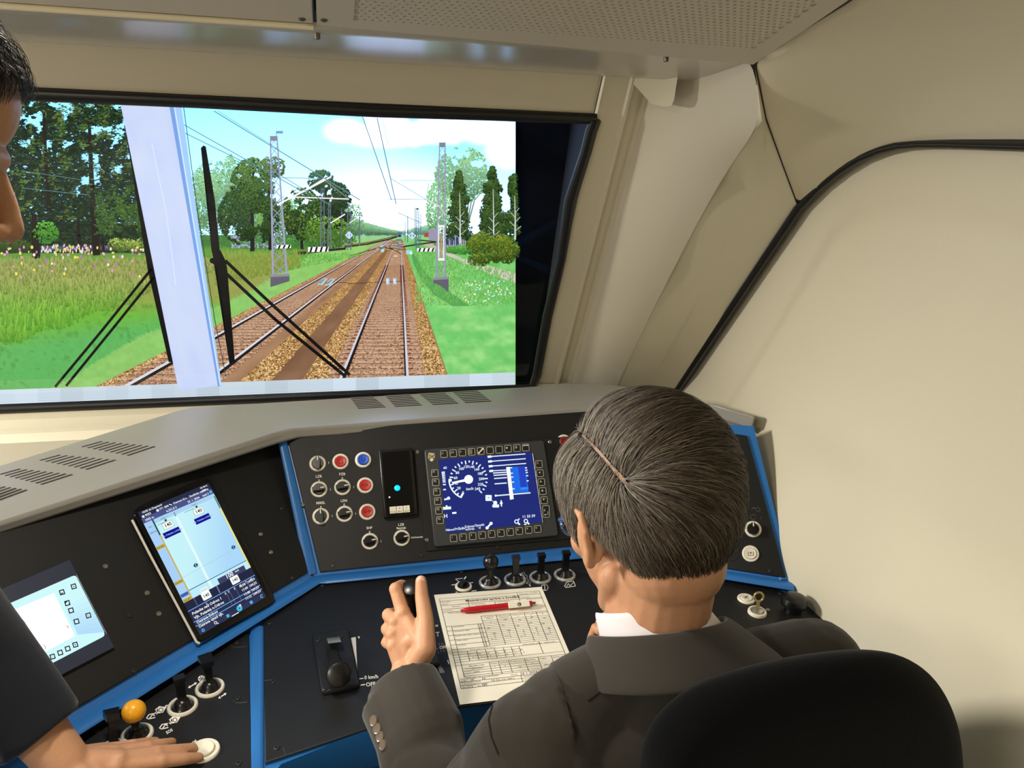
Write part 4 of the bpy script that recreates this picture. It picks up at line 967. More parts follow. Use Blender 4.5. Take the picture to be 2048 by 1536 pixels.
for k in range(4): y = 280+k*61; t.line([(865+k*7, y), (915+k*7, y-5)], 28, Wt, 1); t.line([(915+k*7, y-5), (1348+k*5-(240 if k == 3 else 0), y-38+(22 if k == 3 else 0))], 12, Wt, 1)
for y, x0 in ((488, 935), (517, 942), (557, 948), (626, 955)): t.line([(x0, y), (1110, y-12)], 14, Wt, 1)
t.line([(958, 778), (1415, 740)], 15, Wt, 1); t.disc((970, 776), 14, Wt, 1)
t.poly([(1102, 412), (1150, 408), (1200, 820), (1152, 830)], c_(255, 255, 255), 3)
t.poly([(1152, 410), (1352, 400), (1392, 728), (1198, 742)], c_(30, 108, 232), 1); t.poly([(1254, 408), (1342, 402), (1370, 660), (1288, 670)], c_(36, 66, 190), 2); t.poly([(1286, 676), (1384, 668), (1386, 690), (1290, 700)], c_(60, 140, 244), 2)
for i, y in enumerate((422, 452, 481, 522, 588)): t.line([(1344+i*5, y), (1370+i*5, y-2)], 15, Wt, 2.2)
for i, y in enumerate((420, 490, 540, 604, 690)): t.line([(1150+i*9, y), (1180+i*8, y-2)], 13, Wt, 2.4)
t.rrect(838, 768, 918, 844, 10, Wt, 1); t.rect(866, 798, 888, 806, NB, 2); t.disc((963, 868), 26, Wt, 1); t.rrect(926, 888, 1012, 928, 10, Wt, 1); t.line([(918, 838), (950, 862)], 8, c_(230, 200, 230), 1); t.line([(1038, 835), (1044, 915)], 16, Wt, 1); t.disc((1040, 872), 18, Wt, 1)
t.line([(310, 826), (385, 812)], 22, Wt, 1); t.disc((365, 808), 20, Wt, 1); t.line([(294, 940), (398, 932)], 36, Wt, 1); t.line([(340, 900), (342, 940)], 22, Wt, 1); t.text('H', 305, 1062, 50, Wt, 1, -5, 'l', True); t.line([(412, 1000), (466, 995)], 24, Wt, 1)
for s, x, y in (('Návod', 386, 1226), ('Průběh', 512, 1212), ('Zobraz', 632, 1184), ('ochran', 640, 1216), ('Opustit', 760, 1166), ('vl', 762, 1200)): t.text(s, x, y, 30, Wt, 1, -6, 'c', True)
def spanner(c, s, z): t.line([(c[0]-s*.32, c[1]+s*.4), (c[0]+s*.32, c[1]-s*.4)], s*.32, Wt, z); t.disc((c[0]+s*.36, c[1]-s*.4), s*.3, Wt, z); t.disc((c[0]-s*.36, c[1]+s*.4), s*.3, Wt, z)
spanner((884, 1160), 70, 1)
for c, sg in (((1235, 1108), '+'), ((1355, 1102), '-')): t.ring(c, 22, 12, Wt, 1); t.line([(c[0]+16, c[1]+16), (c[0]+44, c[1]+40)], 20, Wt, 1)
t.text('+', 1264, 1098, 40, Wt, 1, 0, 'c', True); t.line([(1332, 1146), (1364, 1142)], 14, Wt, 1); t.text('11 55 59', 1392, 1056, 34, Wt, 1, -5, 'c', True)
t.build('screen', LCD, dd)
KW = c_(186, 184, 168)
def dkey(c, txt=None, icon=None, hgt=45):
    c = np.array(c, float); cor = [c+(-43, -hgt+3), c+(40, -hgt), c+(46, hgt-3), c+(-38, hgt)]
    b_ = MB(); b_.prism([P(*Z(q), UP, .0172) for q in rquad(cor, 12, 3)], UP[1]*.0012); k = b_.build('key', BLK, dd)
    t = zart(.0186); t.line(rquad(cor, 12, 3), 7, KW, 0, True)
    if txt: t.text(txt, c[0]-26, c[1]-2, 27, KW, 1, -5, 'l', True)
    if icon: icon(t, c)
    t.build('key_legend', PRINT, k)
ar = lambda d: (lambda t, c: t.poly([c+np.array(q) for q in {'l': [(-20, -8), (6, -24), (6, 8)], 'r': [(10, -8), (-16, -24), (-16, 8)], 'u': [(-5, -26), (14, 4), (-22, 4)], 'd': [(-5, 4), (14, -24), (-22, -24)]}[d]], KW, 1))
icons = [lambda t, c: t.ring(c-(18, 8), 11, 5, KW, 1), lambda t, c: t.line([c+(-24, 4), c+(-24, -18), c+(6, -20), c+(6, -8), c+(-20, -6)], 5, KW, 1), lambda t, c: t.line([c+(-20, -22), c+(-18, 0)], 9, KW, 1), lambda t, c: t.rrect(c[0]-36, c[1]-30, c[0]+10, c[1]+30, 6, c_(120, 116, 96), 1),
         lambda t, c: (t.line([c+(-22, 24), c+(22, -24)], 15, c_(240, 236, 220), 1), t.disc(c+(24, -26), 13, c_(240, 236, 220), 1), t.disc(c+(-22, 24), 12, c_(240, 236, 220), 1)), None, None, lambda t, c: t.disc(c-(14, 10), 11, c_(240, 238, 230), 1), lambda t, c: (t.ring(c-(14, 10), 15, 5, KW, 1), t.disc(c-(8, 10), 9, KW, 1)), lambda t, c: (t.line([c+(-26, -24), c+(26, -28)], 9, c_(240, 238, 230), 1), t.disc(c+(-24, -24), 8, c_(240, 238, 230), 1), t.disc(c+(26, -28), 8, c_(240, 238, 230), 1))]
for c, ic in zip(((305, 243), (425, 234), (541, 224), (660, 215), (776, 205), (894, 195), (1010, 187), (1125, 175), (1240, 167), (1352, 160)), icons): dkey(c, None, ic)
for i, c in enumerate(((188, 488), (200, 606), (214, 727), (228, 847), (240, 968), (255, 1090))): dkey(c, 'F%d' % (i+1))
for c, d in (((1520, 373), None), ((1535, 488), 'l'), ((1552, 604), 'r'), ((1570, 718), 'u'), ((1588, 835), 'd')): dkey(c, None if d else 'C', ar(d) if d else None)
dkey((1612, 978), 'E', lambda t, c: (t.line([c+(24, 0), c+(26, 38), c+(-14, 42)], 6, KW, 1), t.poly([c+np.array(q) for q in ((-24, 42), (-6, 32), (-4, 54))], c_(240, 238, 230), 1)), 76)
for i, c in enumerate(((428, 1322), (550, 1308), (673, 1295), (795, 1282), (916, 1268), (1034, 1255), (1153, 1242), (1270, 1228), (1390, 1215), (1505, 1203))): dkey(c, str((i+1) % 10))
t = zart(.0179); cc = c_(200, 190, 150)                      # round crest on the bezel
t.ring((146, 278), 40, 12, cc, 0); t.disc((148, 300), 34, c_(150, 138, 104), .2)
for k in range(9): x0, y0 = 118+(k % 3)*26, 248+(k//3)*24; t.line([(x0, y0+8), (x0+18, y0)], 9, cc if k % 2 else c_(70, 66, 54), 1)
t.poly([(112, 226), (190, 236), (186, 262), (104, 262)], cc, .6); t.disc((148, 318), 20, c_(226, 214, 176), .8); t.build('crest', PRINT, dd)
b = MB(); b.tube([P(*Z((1442, 236)), UP, .0182), P(*Z((1572, 1120)), UP, .0182)], .0006, 6); b.build('edge_line', CHR, dd)

# ---- left upper panel, tablet, side display
lu = plate('gauge_panel', 'wide black angled panel behind the tablet under the left part of the hood', [(553, 872), (614, 1146), (-140, 1588), (-240, 1150)], LUP)
screws(lu, LUP, [(562, 1018.5), (584, 1159-2), (519.5, 1070), (540, 1106), (209, 1134.5), (292.5, 1187.5), (316, 1229), (257, 1232), (266, 1343), (612-2, 1130)][:9], .0033, (2, 3, 4, 5, 6))
def bil(corn, pl, off, w_, h_):
    Q = [P(*q, pl, off) for q in corn]
    return lambda p: (lambda u, v: Q[0]*(1-u)*(1-v)+Q[1]*u*(1-v)+Q[2]*u*v+Q[3]*(1-u)*v)(p[:, :1]/w_, p[:, 1:2]/h_)
TO = .016
tb = empty('tablet', P(395, 1130, LUP, .004), 'tablet computer with silver edge leaning on the left panel, timetable map on screen', 'tablet')
cor = [(262, 1022), (419, 952), (549, 1206), (396, 1288)]
b = MB(); b.prism([P(*q, LUP, .0045) for q in rquad(cor, 14, 6)], LUP[1]*.0095); b.build('tablet_case', BLK2, tb, bevel=.002)
b = MB(); b.tube([P(*q, LUP, .0105) for q in ((264, 1040), (300, 1110), (350, 1203), (389, 1276), (393, 1284), (399, 1287))], .0021, 8); b.build('silver_edge', mat('tablet_silver', rgb(225, 222, 212), .25), tb)
b = MB(); b.prism([P(*q, LUP, .0141) for q in rquad([(264, 1023), (419, 954), (547, 1205), (397, 1285)], 13, 6)], LUP[1]*.001); b.build('front_glass', mat('black_glass', rgb(6, 6, 9), .12), tb, bevel=.0004)
t = Art(bil([(276, 1025), (417, 966), (532, 1194), (400, 1270.5)], LUP, .0153, 100, 172), LUP[1], .00007)
HB, HB2, SKY = c_(38, 44, 74), c_(74, 82, 138), c_(190, 236, 250); WT = c_(250, 253, 255)
t.rect(0, 0, 100, 172, HB, 0); t.rect(0, 9, 100, 16, HB2, 1); t.rect(0, 16, 100, 128, SKY, 1); t.rect(0, 16, 11, 128, c_(168, 208, 248), 1.5); t.rect(11, 16, 100, 22, c_(170, 212, 240), 1.5)
sheet(t, np.linspace(12.5, 98, 12), np.linspace(22, 116, 14), lambda u, v: mixc(c_(198, 242, 250), c_(172, 216, 250), np.clip((u+v*.5-70)/60, 0, 1)), 1.3)
for s, x, y, h in (('10:55 út Dopravní', 4, 3.5, 2.6), ('9053', 6, 8.4, 2.8), ('771 004', 25, 8.4, 2.8), ('Ostrava hl.n. - Studénka zastávka', 44, 8.4, 2.8), ('1055 m', 3, 14.4, 2.8), ('k.231,5 S', 32, 14.4, 2.8), ('23. 1. 2024', 62, 14.4, 2.8), ('úsek 2', 84, 14.4, 2.6), ('GPS', 86, 8.2, 2.6), ('5G 84 %', 86, 3.4, 2.2)): t.text(s, x, y, h, WT, 2, 0, 'l', True)
t.disc((3.4, 7.4), 1.6, WT, 2); t.disc((22.6, 7.4), 1.7, WT, 2); t.disc((97, 12.5), 2, c_(80, 190, 220), 2); t.line([(39, 6), (42, 8)], 1.2, WT, 2)
t.rect(10.6, 16, 12.6, 38, c_(40, 80, 70), 2); t.rect(10.8, 38, 12.4, 128, c_(206, 172, 60), 2); t.rect(97.8, 20, 99.4, 38, c_(60, 120, 70), 2); t.rect(98, 38, 99.6, 128, c_(255, 226, 60), 2)
t.rect(39, 18, 41, 24, c_(130, 160, 190), 2); t.rect(38.6, 24, 42, 128, c_(226, 252, 252), 2); t.line([(14, 25), (25, 25)], .6, c_(90, 130, 150), 2); t.line([(52, 24), (66, 24)], .6, c_(90, 130, 150), 2); t.line([(12, 99), (98, 96)], .35, c_(150, 190, 210), 2)
for u in (26, 70):
    t.text('úsek 1', u-1, 20.5, 2.6, c_(60, 90, 110), 2.2, 0, 'c'); t.disc((u, 23.4), 1.6, c_(60, 40, 60), 2.4, 8)
    t.rrect(u-7, 25.5, u+7, 34.5, 1.2, c_(60, 70, 60), 2.4); t.rrect(u-6.7, 25.8, u+6.7, 34.2, 1.1, c_(246, 252, 246), 2.8); t.text('140', u, 31.9, 4.6, c_(20, 40, 30), 3.2, 0, 'c', True)
    t.rect(u-11, 37.5, u+11, 45.5, c_(4, 10, 140), 2.4); t.text('Vjh. Polanka n.Odrou', u, 42.6, 2.3, c_(160, 180, 250), 3, 0, 'c', True)
for u, v in ((34, 92.5), (90, 93.5)): t.poly([(u-3, v), (u, v-3.2), (u, v+3.2)], c_(20, 60, 90), 2.5); t.poly([(u+.7, v-3.2), (u+3.7, v), (u+.7, v+3.2)], c_(20, 60, 90), 2.5)
for v, s, cc in ((52, '252,852', c_(206, 172, 60)), (102, '234,200', c_(206, 172, 60)), (119, '234,837', c_(70, 110, 190)), (126, '234,401', c_(206, 172, 60)), (31, '254,74', c_(168, 208, 248)), (23, 'km', c_(168, 208, 248))):
    t.rect(.5, v-2.2, 10.6, v+2.2, cc, 2.2); t.text(s, 5.4, v+1.2, 2.4, c_(30, 40, 50), 2.6, 0, 'c')
t.line([(12, 117), (98.5, 117)], .9, c_(40, 80, 130), 2.6); t.rect(51, 121, 92, 129, c_(58, 64, 104), 2.6); t.text('100', 68, 126.6, 5.6, WT, 3, 0, 'c', True); t.text('km/h', 80, 124.4, 2.2, WT, 3, 0, 'c', True)
t.rrect(25, 122.5, 35, 127.5, 1, c_(236, 250, 250), 2.6); t.text('0 km/h', 30, 126, 2, c_(30, 50, 60), 3, 0, 'c')
t.rect(0, 128, 100, 140, HB*.75, 2.6); t.rect(45.6, 128, 47, 138, c_(120, 130, 180), 3); t.rect(13, 128, 14, 138, c_(90, 100, 150), 3)
for u in (29, 72): t.rrect(u-6, 127.5, u+6, 137.5, 1, c_(250, 253, 250), 3.2); t.text('140', u, 134.4, 4, c_(20, 30, 40), 3.8, 0, 'c', True)
for v in (139.5, 154.5, 160): t.line([(0, v), (100, v)], .8, c_(120, 180, 255), 3.4)
for u, s in ((24, '1'), (52, '3'), (57, '7'), (66, '5'), (75, '6'), (84, '7'), (92, '8')): t.text(s, u, 143.6, 2.8, WT, 3.4, 0, 'c', True); t.line([(u+1.5, 140), (u+1.5, 160)], .3, c_(130, 140, 200), 3.2)
for v, s, r in ((146.3, 'Polanka nad Odrou 1', '10:58  .109,53'), (152, 'Vjh. Polanka n.Odrou', '11:00  109,53'), (158.4, 'Ostrava-Svinov', '11:08  109,53'), (164, 'Ostrava vjezd vjh.', '11:12  .109,53')): t.text(s, 3, v, 3.5, WT, 3.8, 0, 'l', True); t.text(r, 97, v-1.5, 3.1, WT, 3.8, 0, 'r', True)
t.rect(0, 165.4, 100, 172, c_(44, 50, 84), 3.5); CY2 = c_(80, 176, 226)
t.ring((6, 168.6), 1.6, 1.1, CY2, 4, n=8); t.ring((24, 168.2), 1.6, .7, WT, 4); t.line([(25.3, 169.4), (27, 171)], .8, WT, 4); t.rrect(40, 166.6, 44, 170.4, .5, CY2, 4); t.disc((60, 167.4), 3.9, c_(60, 196, 236), 4); t.disc((60, 167.4), 1.1, c_(20, 60, 90), 4.4, 6); t.disc((62.6, 164.6), 1.6, c_(255, 190, 200), 4.6); t.rrect(76, 166.4, 80, 170.4, .5, CY2, 4); t.ring((95, 168.3), 1.8, .9, c_(120, 190, 240), 4, 60, 320); t.rect(46, 171, 57, 172, WT, 4)
t.build('screen', LCD, tb)

sd = empty('side_display', P(110, 1240, LUP), 'navy framed display with pale blue screen and small square symbols beside the dark sleeve', 'display')
b = MB(); b.prism([P(*q, LUP, .0037) for q in ((-60, 1206), (137, 1121), (227, 1297), (30, 1400))], LUP[1]*.006); b.build('frame', mat('navy_frame', rgb(42, 50, 74), .45), sd, bevel=.0012)
t = Art(px_map(LUP, .0101), LUP[1], .00008)
sc4 = rquad([(-30, 1228), (151, 1149.5), (211, 1271), (36, 1362)], 7, 5); t.poly(sc4, c_(206, 250, 252), 0)
for k in range(8): q0, q1 = k/8, (k+1)/8; t.poly([(151+61*(.25+.7*q0)-0*q0, 1150+120*(.25+.7*q0)), (151+61*(.25+.7*q1), 1150+120*(.25+.7*q1)), (108+44*(.25+.7*q1)+6, 1186+88*(.25+.7*q1)), (108+44*(.25+.7*q0)+6, 1186+88*(.25+.7*q0))], c_(206-30*q0, 250-34*q0, 252), .5)
t.poly([(-2, 1232), (108, 1186), (150, 1272), (42, 1330)], c_(255, 255, 253)*1.1, 1)
def sq(c, g):
    for sx, cc, z in ((6.6, c_(18, 20, 36), 2), (4.0, c_(214, 246, 250), 3)): t.poly([(c[0]-sx*1.0+.0*sx, c[1]-sx*.55), (c[0]+sx*.55, c[1]-sx*1.0), (c[0]+sx*1.0, c[1]+sx*.55), (c[0]-sx*.55, c[1]+sx)], cc, z)
    k = c_(18, 20, 36)
    if g == 1: t.line([(c[0]-2, c[1]+3), (c[0]+2, c[1]+1)], 2, k, 4)
    if g == 2: t.poly([(c[0]-4, c[1]-4), (c[0]+2, c[1]-5), (c[0]-4, c[1]+1)], k, 4); t.poly([(c[0]+4, c[1]-3), (c[0]+5, c[1]+3), (c[0]+3, c[1]+2)], k, 4)
    if g == 3: t.poly([(c[0]-2, c[1]+4), (c[0]+4, c[1]+2), (c[0]+3, c[1]+5)], k, 4); t.poly([(c[0]-5, c[1]-1), (c[0]-3, c[1]+4), (c[0]-5, c[1]+3)], k, 4)
    if g == 4: t.disc(c, 1.3, k, 4, 8)
    if g == 5: t.text('3', c[0], c[1]+2.6, 5, k, 4, -28, 'c')
    if g == 6: t.text('?', c[0], c[1]+2.6, 5, k, 4, -28, 'c')
for c, g in (((147.3, 1173), 4), ((124, 1184.6), 1), ((134.6, 1206.3), 2), ((142, 1221), 3), ((153, 1243), 0), ((176.6, 1231), 5), ((150.5, 1289.5), 4), ((135.4, 1297.4), 0), ((120.3, 1305.5), 0), ((105, 1313.4), 6), ((89, 1321.6), 0), ((74, 1330), 0), ((59, 1338), 0)): sq(c, g)
t.line([(134, 1251), (137, 1256)], 1.4, c_(196, 90, 90), 4); t.line([(87, 1290), (91, 1294), (90, 1298)], 1, c_(110, 110, 110), 4)
t.build('screen', LCD, sd)
b = MB(); b.tube([P(152.5, 1149, LUP, .0102), P(213.5, 1268, LUP, .0102)], .0007, 6); b.build('edge_line', CHR, sd)

# ---- left lower panel
ll = plate('lever_panel', 'black lower panel with three lever switches and a yellow ball lever at the bottom left', [(120, 1480), (160, 1457), (497, 1264), (506, 1560), (500, 1665), (20, 1665)], LOW)
screws(ll, LOW, [(474, 1288.5), (476, 1400.5), (478, 1530.5), (195, 1466)])
b = MB()
for p in ([(457, 1288), (467, 1294), (478, 1295), (494, 1293)], [(466, 1400), (472, 1406), (482, 1406), (494, 1404)]): b.tube([P(*q, LOW, .0036) for q in p], .0006, 5)
b.build('cut_line', STEEL, ll)['kind'] = 'stuff'
lever(ll, LOW, (420, 1377), M_FLAG, 22); lever(ll, LOW, (365.5, 1413.5), M_PAD, 22); lever(ll, LOW, (274.5, 1470.5), M_STEM, 0, ball=M_YB); lever(ll, LOW, (227, 1503), M_FLAG, 22, tilt=-22)
o = push(ll, LOW, (408, 1503), 'white'); o.scale = (1.3, 1.3, 1.2)
o['label'] = 'ivory round push button by the fingertips'
t = panel_art(ll, LOW)
t.disc((403.5, 1357.5), 7.5, W_, 0, 18, 6.5)
for k in range(6): q = k*1.05; t.line([(403.5, 1357.5), (403.5+6*math.cos(q), 1357.5+5*math.sin(q))], [.6, 2.4], c_(24, 24, 24), 1)
def arrow(p0, p1, w_=2.2):
    p0, p1 = np.array(p0, float), np.array(p1, float); d = (p1-p0)/np.linalg.norm(p1-p0); n = np.array((-d[1], d[0]))
    t.line([p0+d*3, p1-d*3], w_, W_, 0); 
    for e, s_ in ((p0, 1), (p1, -1)): t.poly([e, e+d*5*s_+n*3, e+d*5*s_-n*3], W_, .3)
arrow((376, 1376), (394, 1365)); arrow((436.5, 1397), (453, 1386))
t.line([(441, 1393), (444, 1397)], 2, c_(25, 25, 26), 1)
def loco(x, y):
    t.poly([(x-12, y-2), (x-3, y-9), (x+1, y-8), (x+11, y-7), (x+4, y+4), (x-7, y+6)], W_, 0); t.poly([(x-9, y-1), (x-6, y-4), (x-5, y+3), (x-7, y+3)], c_(24, 24, 24), 1); t.ring((x, y-1), 4, 1.4, c_(24, 24, 24), 1); t.line([(x-12, y+4), (x-8, y+7)], 2, W_, 0); t.line([(x+8, y-8), (x+13, y-11)], 2.4, W_, 0)
def panto(x, y): t.line([(x-8, y+2), (x-3, y-5), (x+8, y-7)], 2, W_, 0); t.line([(x-8, y+2), (x-4, y+4), (x+9, y+1)], 2, W_, 0); t.line([(x-3, y+4), (x+5, y-6)], 2, W_, 0); t.line([(x+5, y-6), (x+8, y-2)], 2.4, W_, 0)
loco(322, 1421); panto(301, 1434); loco(350, 1441); panto(327, 1454); t.text('SOS', 340, 1465, 6, W_, 0, -30, 'c', True); t.text('HLS', 300, 1490, 5, W_, 0, -30, 'c', True); t.text('ZIEM', 388, 1488, 5.5, W_, 0, -40, 'c', True)
t.build('lettering', PRINT, ll)

# ---- centre lower panel
cl = plate('lever_panel', 'black lower panel with a row of five switches, under the white form', [(527, 1247), (560, 1224), (640, 1171), (1195, 1105), (1300, 1120), (1300, 1330), (1180, 1386), (1040, 1402), (920, 1417), (750, 1456), (530, 1529)], LOW)
screws(cl, LOW, [(539, 1250), (547, 1367), (554, 1500), (645, 1174), (923, 1146)])
b = MB()
for p in ([(534, 1240), (547, 1249)], [(527, 1362), (540, 1360), (552, 1362), (556, 1368)], [(566, 1496), (572, 1510)]): b.tube([P(*q, LOW, .0036) for q in p], .0006, 5)
b.build('cut_line', STEEL, cl)['kind'] = 'stuff'
rotary(cl, LOW, (927, 1174), -35)
for q, me in (((980, 1166), M_SB), ((1030, 1160.5), M_PAD), ((1080.5, 1156), M_PAD), ((1129.5, 1151), M_PAD)): lever(cl, LOW, q, me, ring=M_RINGS)
t = panel_art(cl, LOW); D_ = c_(206, 204, 198)
t.line([(911, 1158), (930, 1156), (928, 1163), (920, 1165)], 1.3, D_, 0, True); t.line([(903, 1170), (911, 1169)], 1.8, D_, 0); t.line([(937, 1166), (946, 1165)], 1.6, D_, 0); t.line([(943, 1182), (953, 1181)], 1.6, D_, 0); t.line([(912, 1187), (912, 1184), (915, 1184), (915, 1188)], 1.2, D_, 0)
for x, y in ((1047, 1147), (1052, 1153), (1054, 1160), (1058, 1166)): t.ring((x, y), 2.6, 1.1, D_, 0); t.line([(x-6, y), (x-2, y)], 1.5, D_, 0)
t.disc((1060, 1171), 1.6, D_, 0); t.ring((1090, 1175), 6, 1.4, D_, 0, -90, 90); t.line([(1090, 1169), (1083, 1171), (1084, 1179), (1090, 1181)], 1.4, D_, 0); t.line([(1089, 1169), (1090, 1181)], 1.4, D_, 0)
t.line([(1129, 1172), (1134, 1164), (1147, 1162), (1151, 1172), (1132, 1175)], 1.4, D_, 0, True); t.line([(1133, 1173), (1137, 1167), (1140, 1172), (1147, 1165)], 1.2, D_, 0)
t.poly([(699.5, 1276), (711.5, 1274), (715.5, 1358)], c_(226, 224, 220), 0); t.line([(715, 1358), (727, 1356.5)], 1.8, W_, 0); t.text('v', 718, 1277, 7, W_, 0, -5, 'c', True); t.text('0 km/h', 729, 1358.5, 7.2, W_, 0, -5, 'l', True); t.line([(717, 1371), (730, 1369)], 1.9, W_, 0); t.text('OFF', 732, 1373, 8, W_, 0, -5, 'l', True)
t.text('M', 871, 1254, 5, D_, 0, -5, 'l', True); t.text('T', 872, 1273, 9, D_, 0, -5, 'l', True); t.text('0 %', 877, 1291, 5, c_(120, 118, 114), 0, -5, 'l'); t.text('OFF', 879, 1298, 6, D_, 0, -5, 'l', True); t.line([(868, 1299), (876, 1298)], 1.2, D_, 0); t.text('0 %', 880, 1305, 5, c_(120, 118, 114), 0, -5, 'l'); t.line([(868, 1306), (878, 1305)], 1.2, D_, 0)
t.poly([(868.5, 1310), (880, 1346.5), (890, 1345)], c_(112, 110, 108), 0); t.line([(895, 1320), (898, 1328)], 1.8, D_, 0); t.text('> B', 1201, 1213, 5, D_, 0, -3, 'l', True)
t.build('lettering', PRINT, cl)
# speed lever unit
su = empty('speed_lever', P(675, 1330, LOW, .003), 'black slotted speed lever with round knob on a raised base left of the hand', 'lever')
b = MB(); b.prism([P(*q, LOW, .0036) for q in rquad([(624, 1276), (698, 1265), (721, 1377), (644, 1393)], 6, 4)], LOW[1]*.009); b.build('base_plate', BLK, su, bevel=.003)
b = MB(); b.prism([P(*q, LOW, .0127) for q in ((647, 1280), (681, 1275), (700, 1362), (664, 1368))], LOW[1]*.0006); b.build('slot', mat('slot_black', rgb(5, 5, 6), .6), su)
for q in ((636, 1281), (680, 1274), (650, 1378)): link('screw', M_SCREW, at_px(LOW, q, .0125), su)
xa = np.array(basis(LOW, (675, 1330)))[:3, 0]; s0 = P(665, 1288, LOW, .006); s1 = P(677, 1348, LOW, .006)
b = MB(); ya = (s0-s1)/np.linalg.norm(s0-s1)
arc = [s0+ya*.004+LOW[1]*.012*0]
cA = (s0+s1)/2
prof_ = [(math.cos(q), math.sin(q)) for q in np.linspace(.12, 1.5, 12)]
b.grid([[cA+ya*.036*c0+LOW[1]*(.008+.022*s_)+xa*e for e in (-.0105, .0105)] for c0, s_ in prof_]); b.build('slide_drum', CHR, su)
A0 = P(664, 1298, LOW, .030); A1 = P(676, 1340, LOW, .044); aa = (A1-A0)/np.linalg.norm(A1-A0); an = np.cross(xa, aa); an = an if an[2] > 0 else -an
b = MB(); b.prism([A0-xa*.009, A0+xa*.009, A1+xa*.0085, A1-xa*.0085], -an*.009); b.build('lever_arm', BLK2, su, bevel=.002)
b = MB(); kd = EYE-A1; kd = kd/np.linalg.norm(kd)*.5+LOW[1]*.3-ya*.6; kd /= np.linalg.norm(kd)
b.lathe(P(677, 1348, LOW, .040)-kd*.012, kd, [(.012, -.004), (.0175, .0), (.0195, .006), (.0195, .018), (.0180, .0225), (.0135, .0245)], 36); b.build('round_knob', BLK2, su)

# lever held in the hand
tl = empty('traction_lever', P(842, 1296, LOW, .003), 'black upright traction lever gripped by the left hand of the seated driver', 'lever')
LB = P(842, 1292, LOW, .0036); LT = PD(822, 1172, 1.185); LM = LB*.35+LT*.65
b = MB(); b.box(LB+V3(0, 0, .004), (V3(1, 0, 0), V3(0, 1, .04), V3(0, -.04, 1)), (.05, .12, .008)); b.build('base_plate', BLK, tl, bevel=.003)
ax = (LT-LB)/np.linalg.norm(LT-LB); Lh = np.linalg.norm(LT-LB)
b = MB(); b.lathe(LB, ax, [(.011, 0), (.0085, .01), (.008, Lh*.35), (.011, Lh*.45), (.0135, Lh*.62), (.0128, Lh*.8), (.0155, Lh*.92), (.0158, Lh*.965), (.0135, Lh*.99), (.007, Lh)], 28); b.build('grip', BLK2, tl)

# ---- right panels
ru_ = plate('instrument_panel', 'black upright panel at the far right with one rotary switch and a white button', [(1225, 842), (1440, 864), (1494, 872), (1571, 1156), (1430, 1134), (1212, 1090)], RUP)
screws(ru_, RUP, [(1466, 874), (1540, 1142), (1492, 928), (1474, 1101)])
b = MB(); b.tube([P(1498, 935, RUP, .0036), P(1482, 1108, RUP, .0036), P(1470, 1121, RUP, .0036), P(1452, 1119, RUP, .0036)], .0006, 5); b.build('cut_line', DARK, ru_)
rotary(ru_, RUP, (1506, 1058.5), 0); push(ru_, RUP, (1501, 1107.5), 'white', lambda t, cc: (t.line([(-.005, .003), (-.005, -.004), (.005, -.004), (.005, .003)], .0012, cc, 0), t.disc((0, .001), .002, cc, 0)), c_(120, 116, 104))
t = panel_art(ru_, RUP); K_ = c_(84, 84, 82)
t.ring((1516, 1019), 4, 1.4, K_, 0); t.line([(1504, 1016), (1511, 1016)], 2, K_, 0); t.ring((1506, 1034), 5, 1.4, K_, 0, 30, 330); t.text('0', 1491, 1037, 6, K_, 0, 4, 'c'); t.text('I', 1521, 1038, 6, K_, 0, 4, 'c'); t.build('lettering', PRINT, ru_)
rl = plate('lever_panel', 'black lower panel at the far right with white button, key and black stop knob', [(1308, 1122), (1440, 1146), (1555, 1181), (1600, 1200), (1660, 1252), (1560, 1345), (1308, 1332)], LOW)
push(rl, LOW, (1492, 1199), 'white', lambda t, cc: (t.line([(-.005, -.003), (.005, .004)], .0016, cc, 0), t.line([(-.004, .004), (.003, -.005)], .0016, cc, 0)), c_(60, 58, 52))
o = link('lock_cylinder', M_BEZP, at_px(LOW, (1514, 1226), .0034), rl); o['label'] = 'round metal key lock'; o.scale = (1.05, 1.05, 1.5)
q = np.array(WM[o]); K0 = q[:3, 3]
b = MB(); b.lathe(K0+LOW[1]*.004, LOW[1], [(.0112, 0), (.0112, .003), (.006, .004)], 24); b.build('lock_face', CHR, rl)
ky = empty('key', K0+LOW[1]*.008, 'small brass key standing in the lock between white button and black knob', 'key')
b = MB(); ku = V3(.12, .25, 1); ku /= np.linalg.norm(ku); kx = V3(.95, -.3, 0); 
b.box(K0+LOW[1]*.008+ku*.008, (kx, np.cross(ku, kx), ku), (.006, .002, .016)); b.build('key_shaft', mat('brass', rgb(190, 170, 120), .35, metal=.8), ky)
b = MB(); b.tube([K0+LOW[1]*.008+ku*(.024+.0085*math.sin(a_))+kx*.0085*math.cos(a_) for a_ in np.linspace(0, 2*math.pi, 25)], .0022, 8, cap=False); b.build('key_bow', MATS['brass'], ky)
screws(rl, LOW, [(1535, 1223), (1560, 1190)], .0033, (0,))
b = MB(); q = P(1585, 1222, LOW, .0035); b.lathe(q, LOW[1], [(.016, 0), (.015, .012), (.0235, .014), (.0245, .024), (.022, .030), (.014, .034), (.004, .035)], 36); o = b.build('stop_knob', BLK2, rl); o['label'] = 'black mushroom shaped knob'

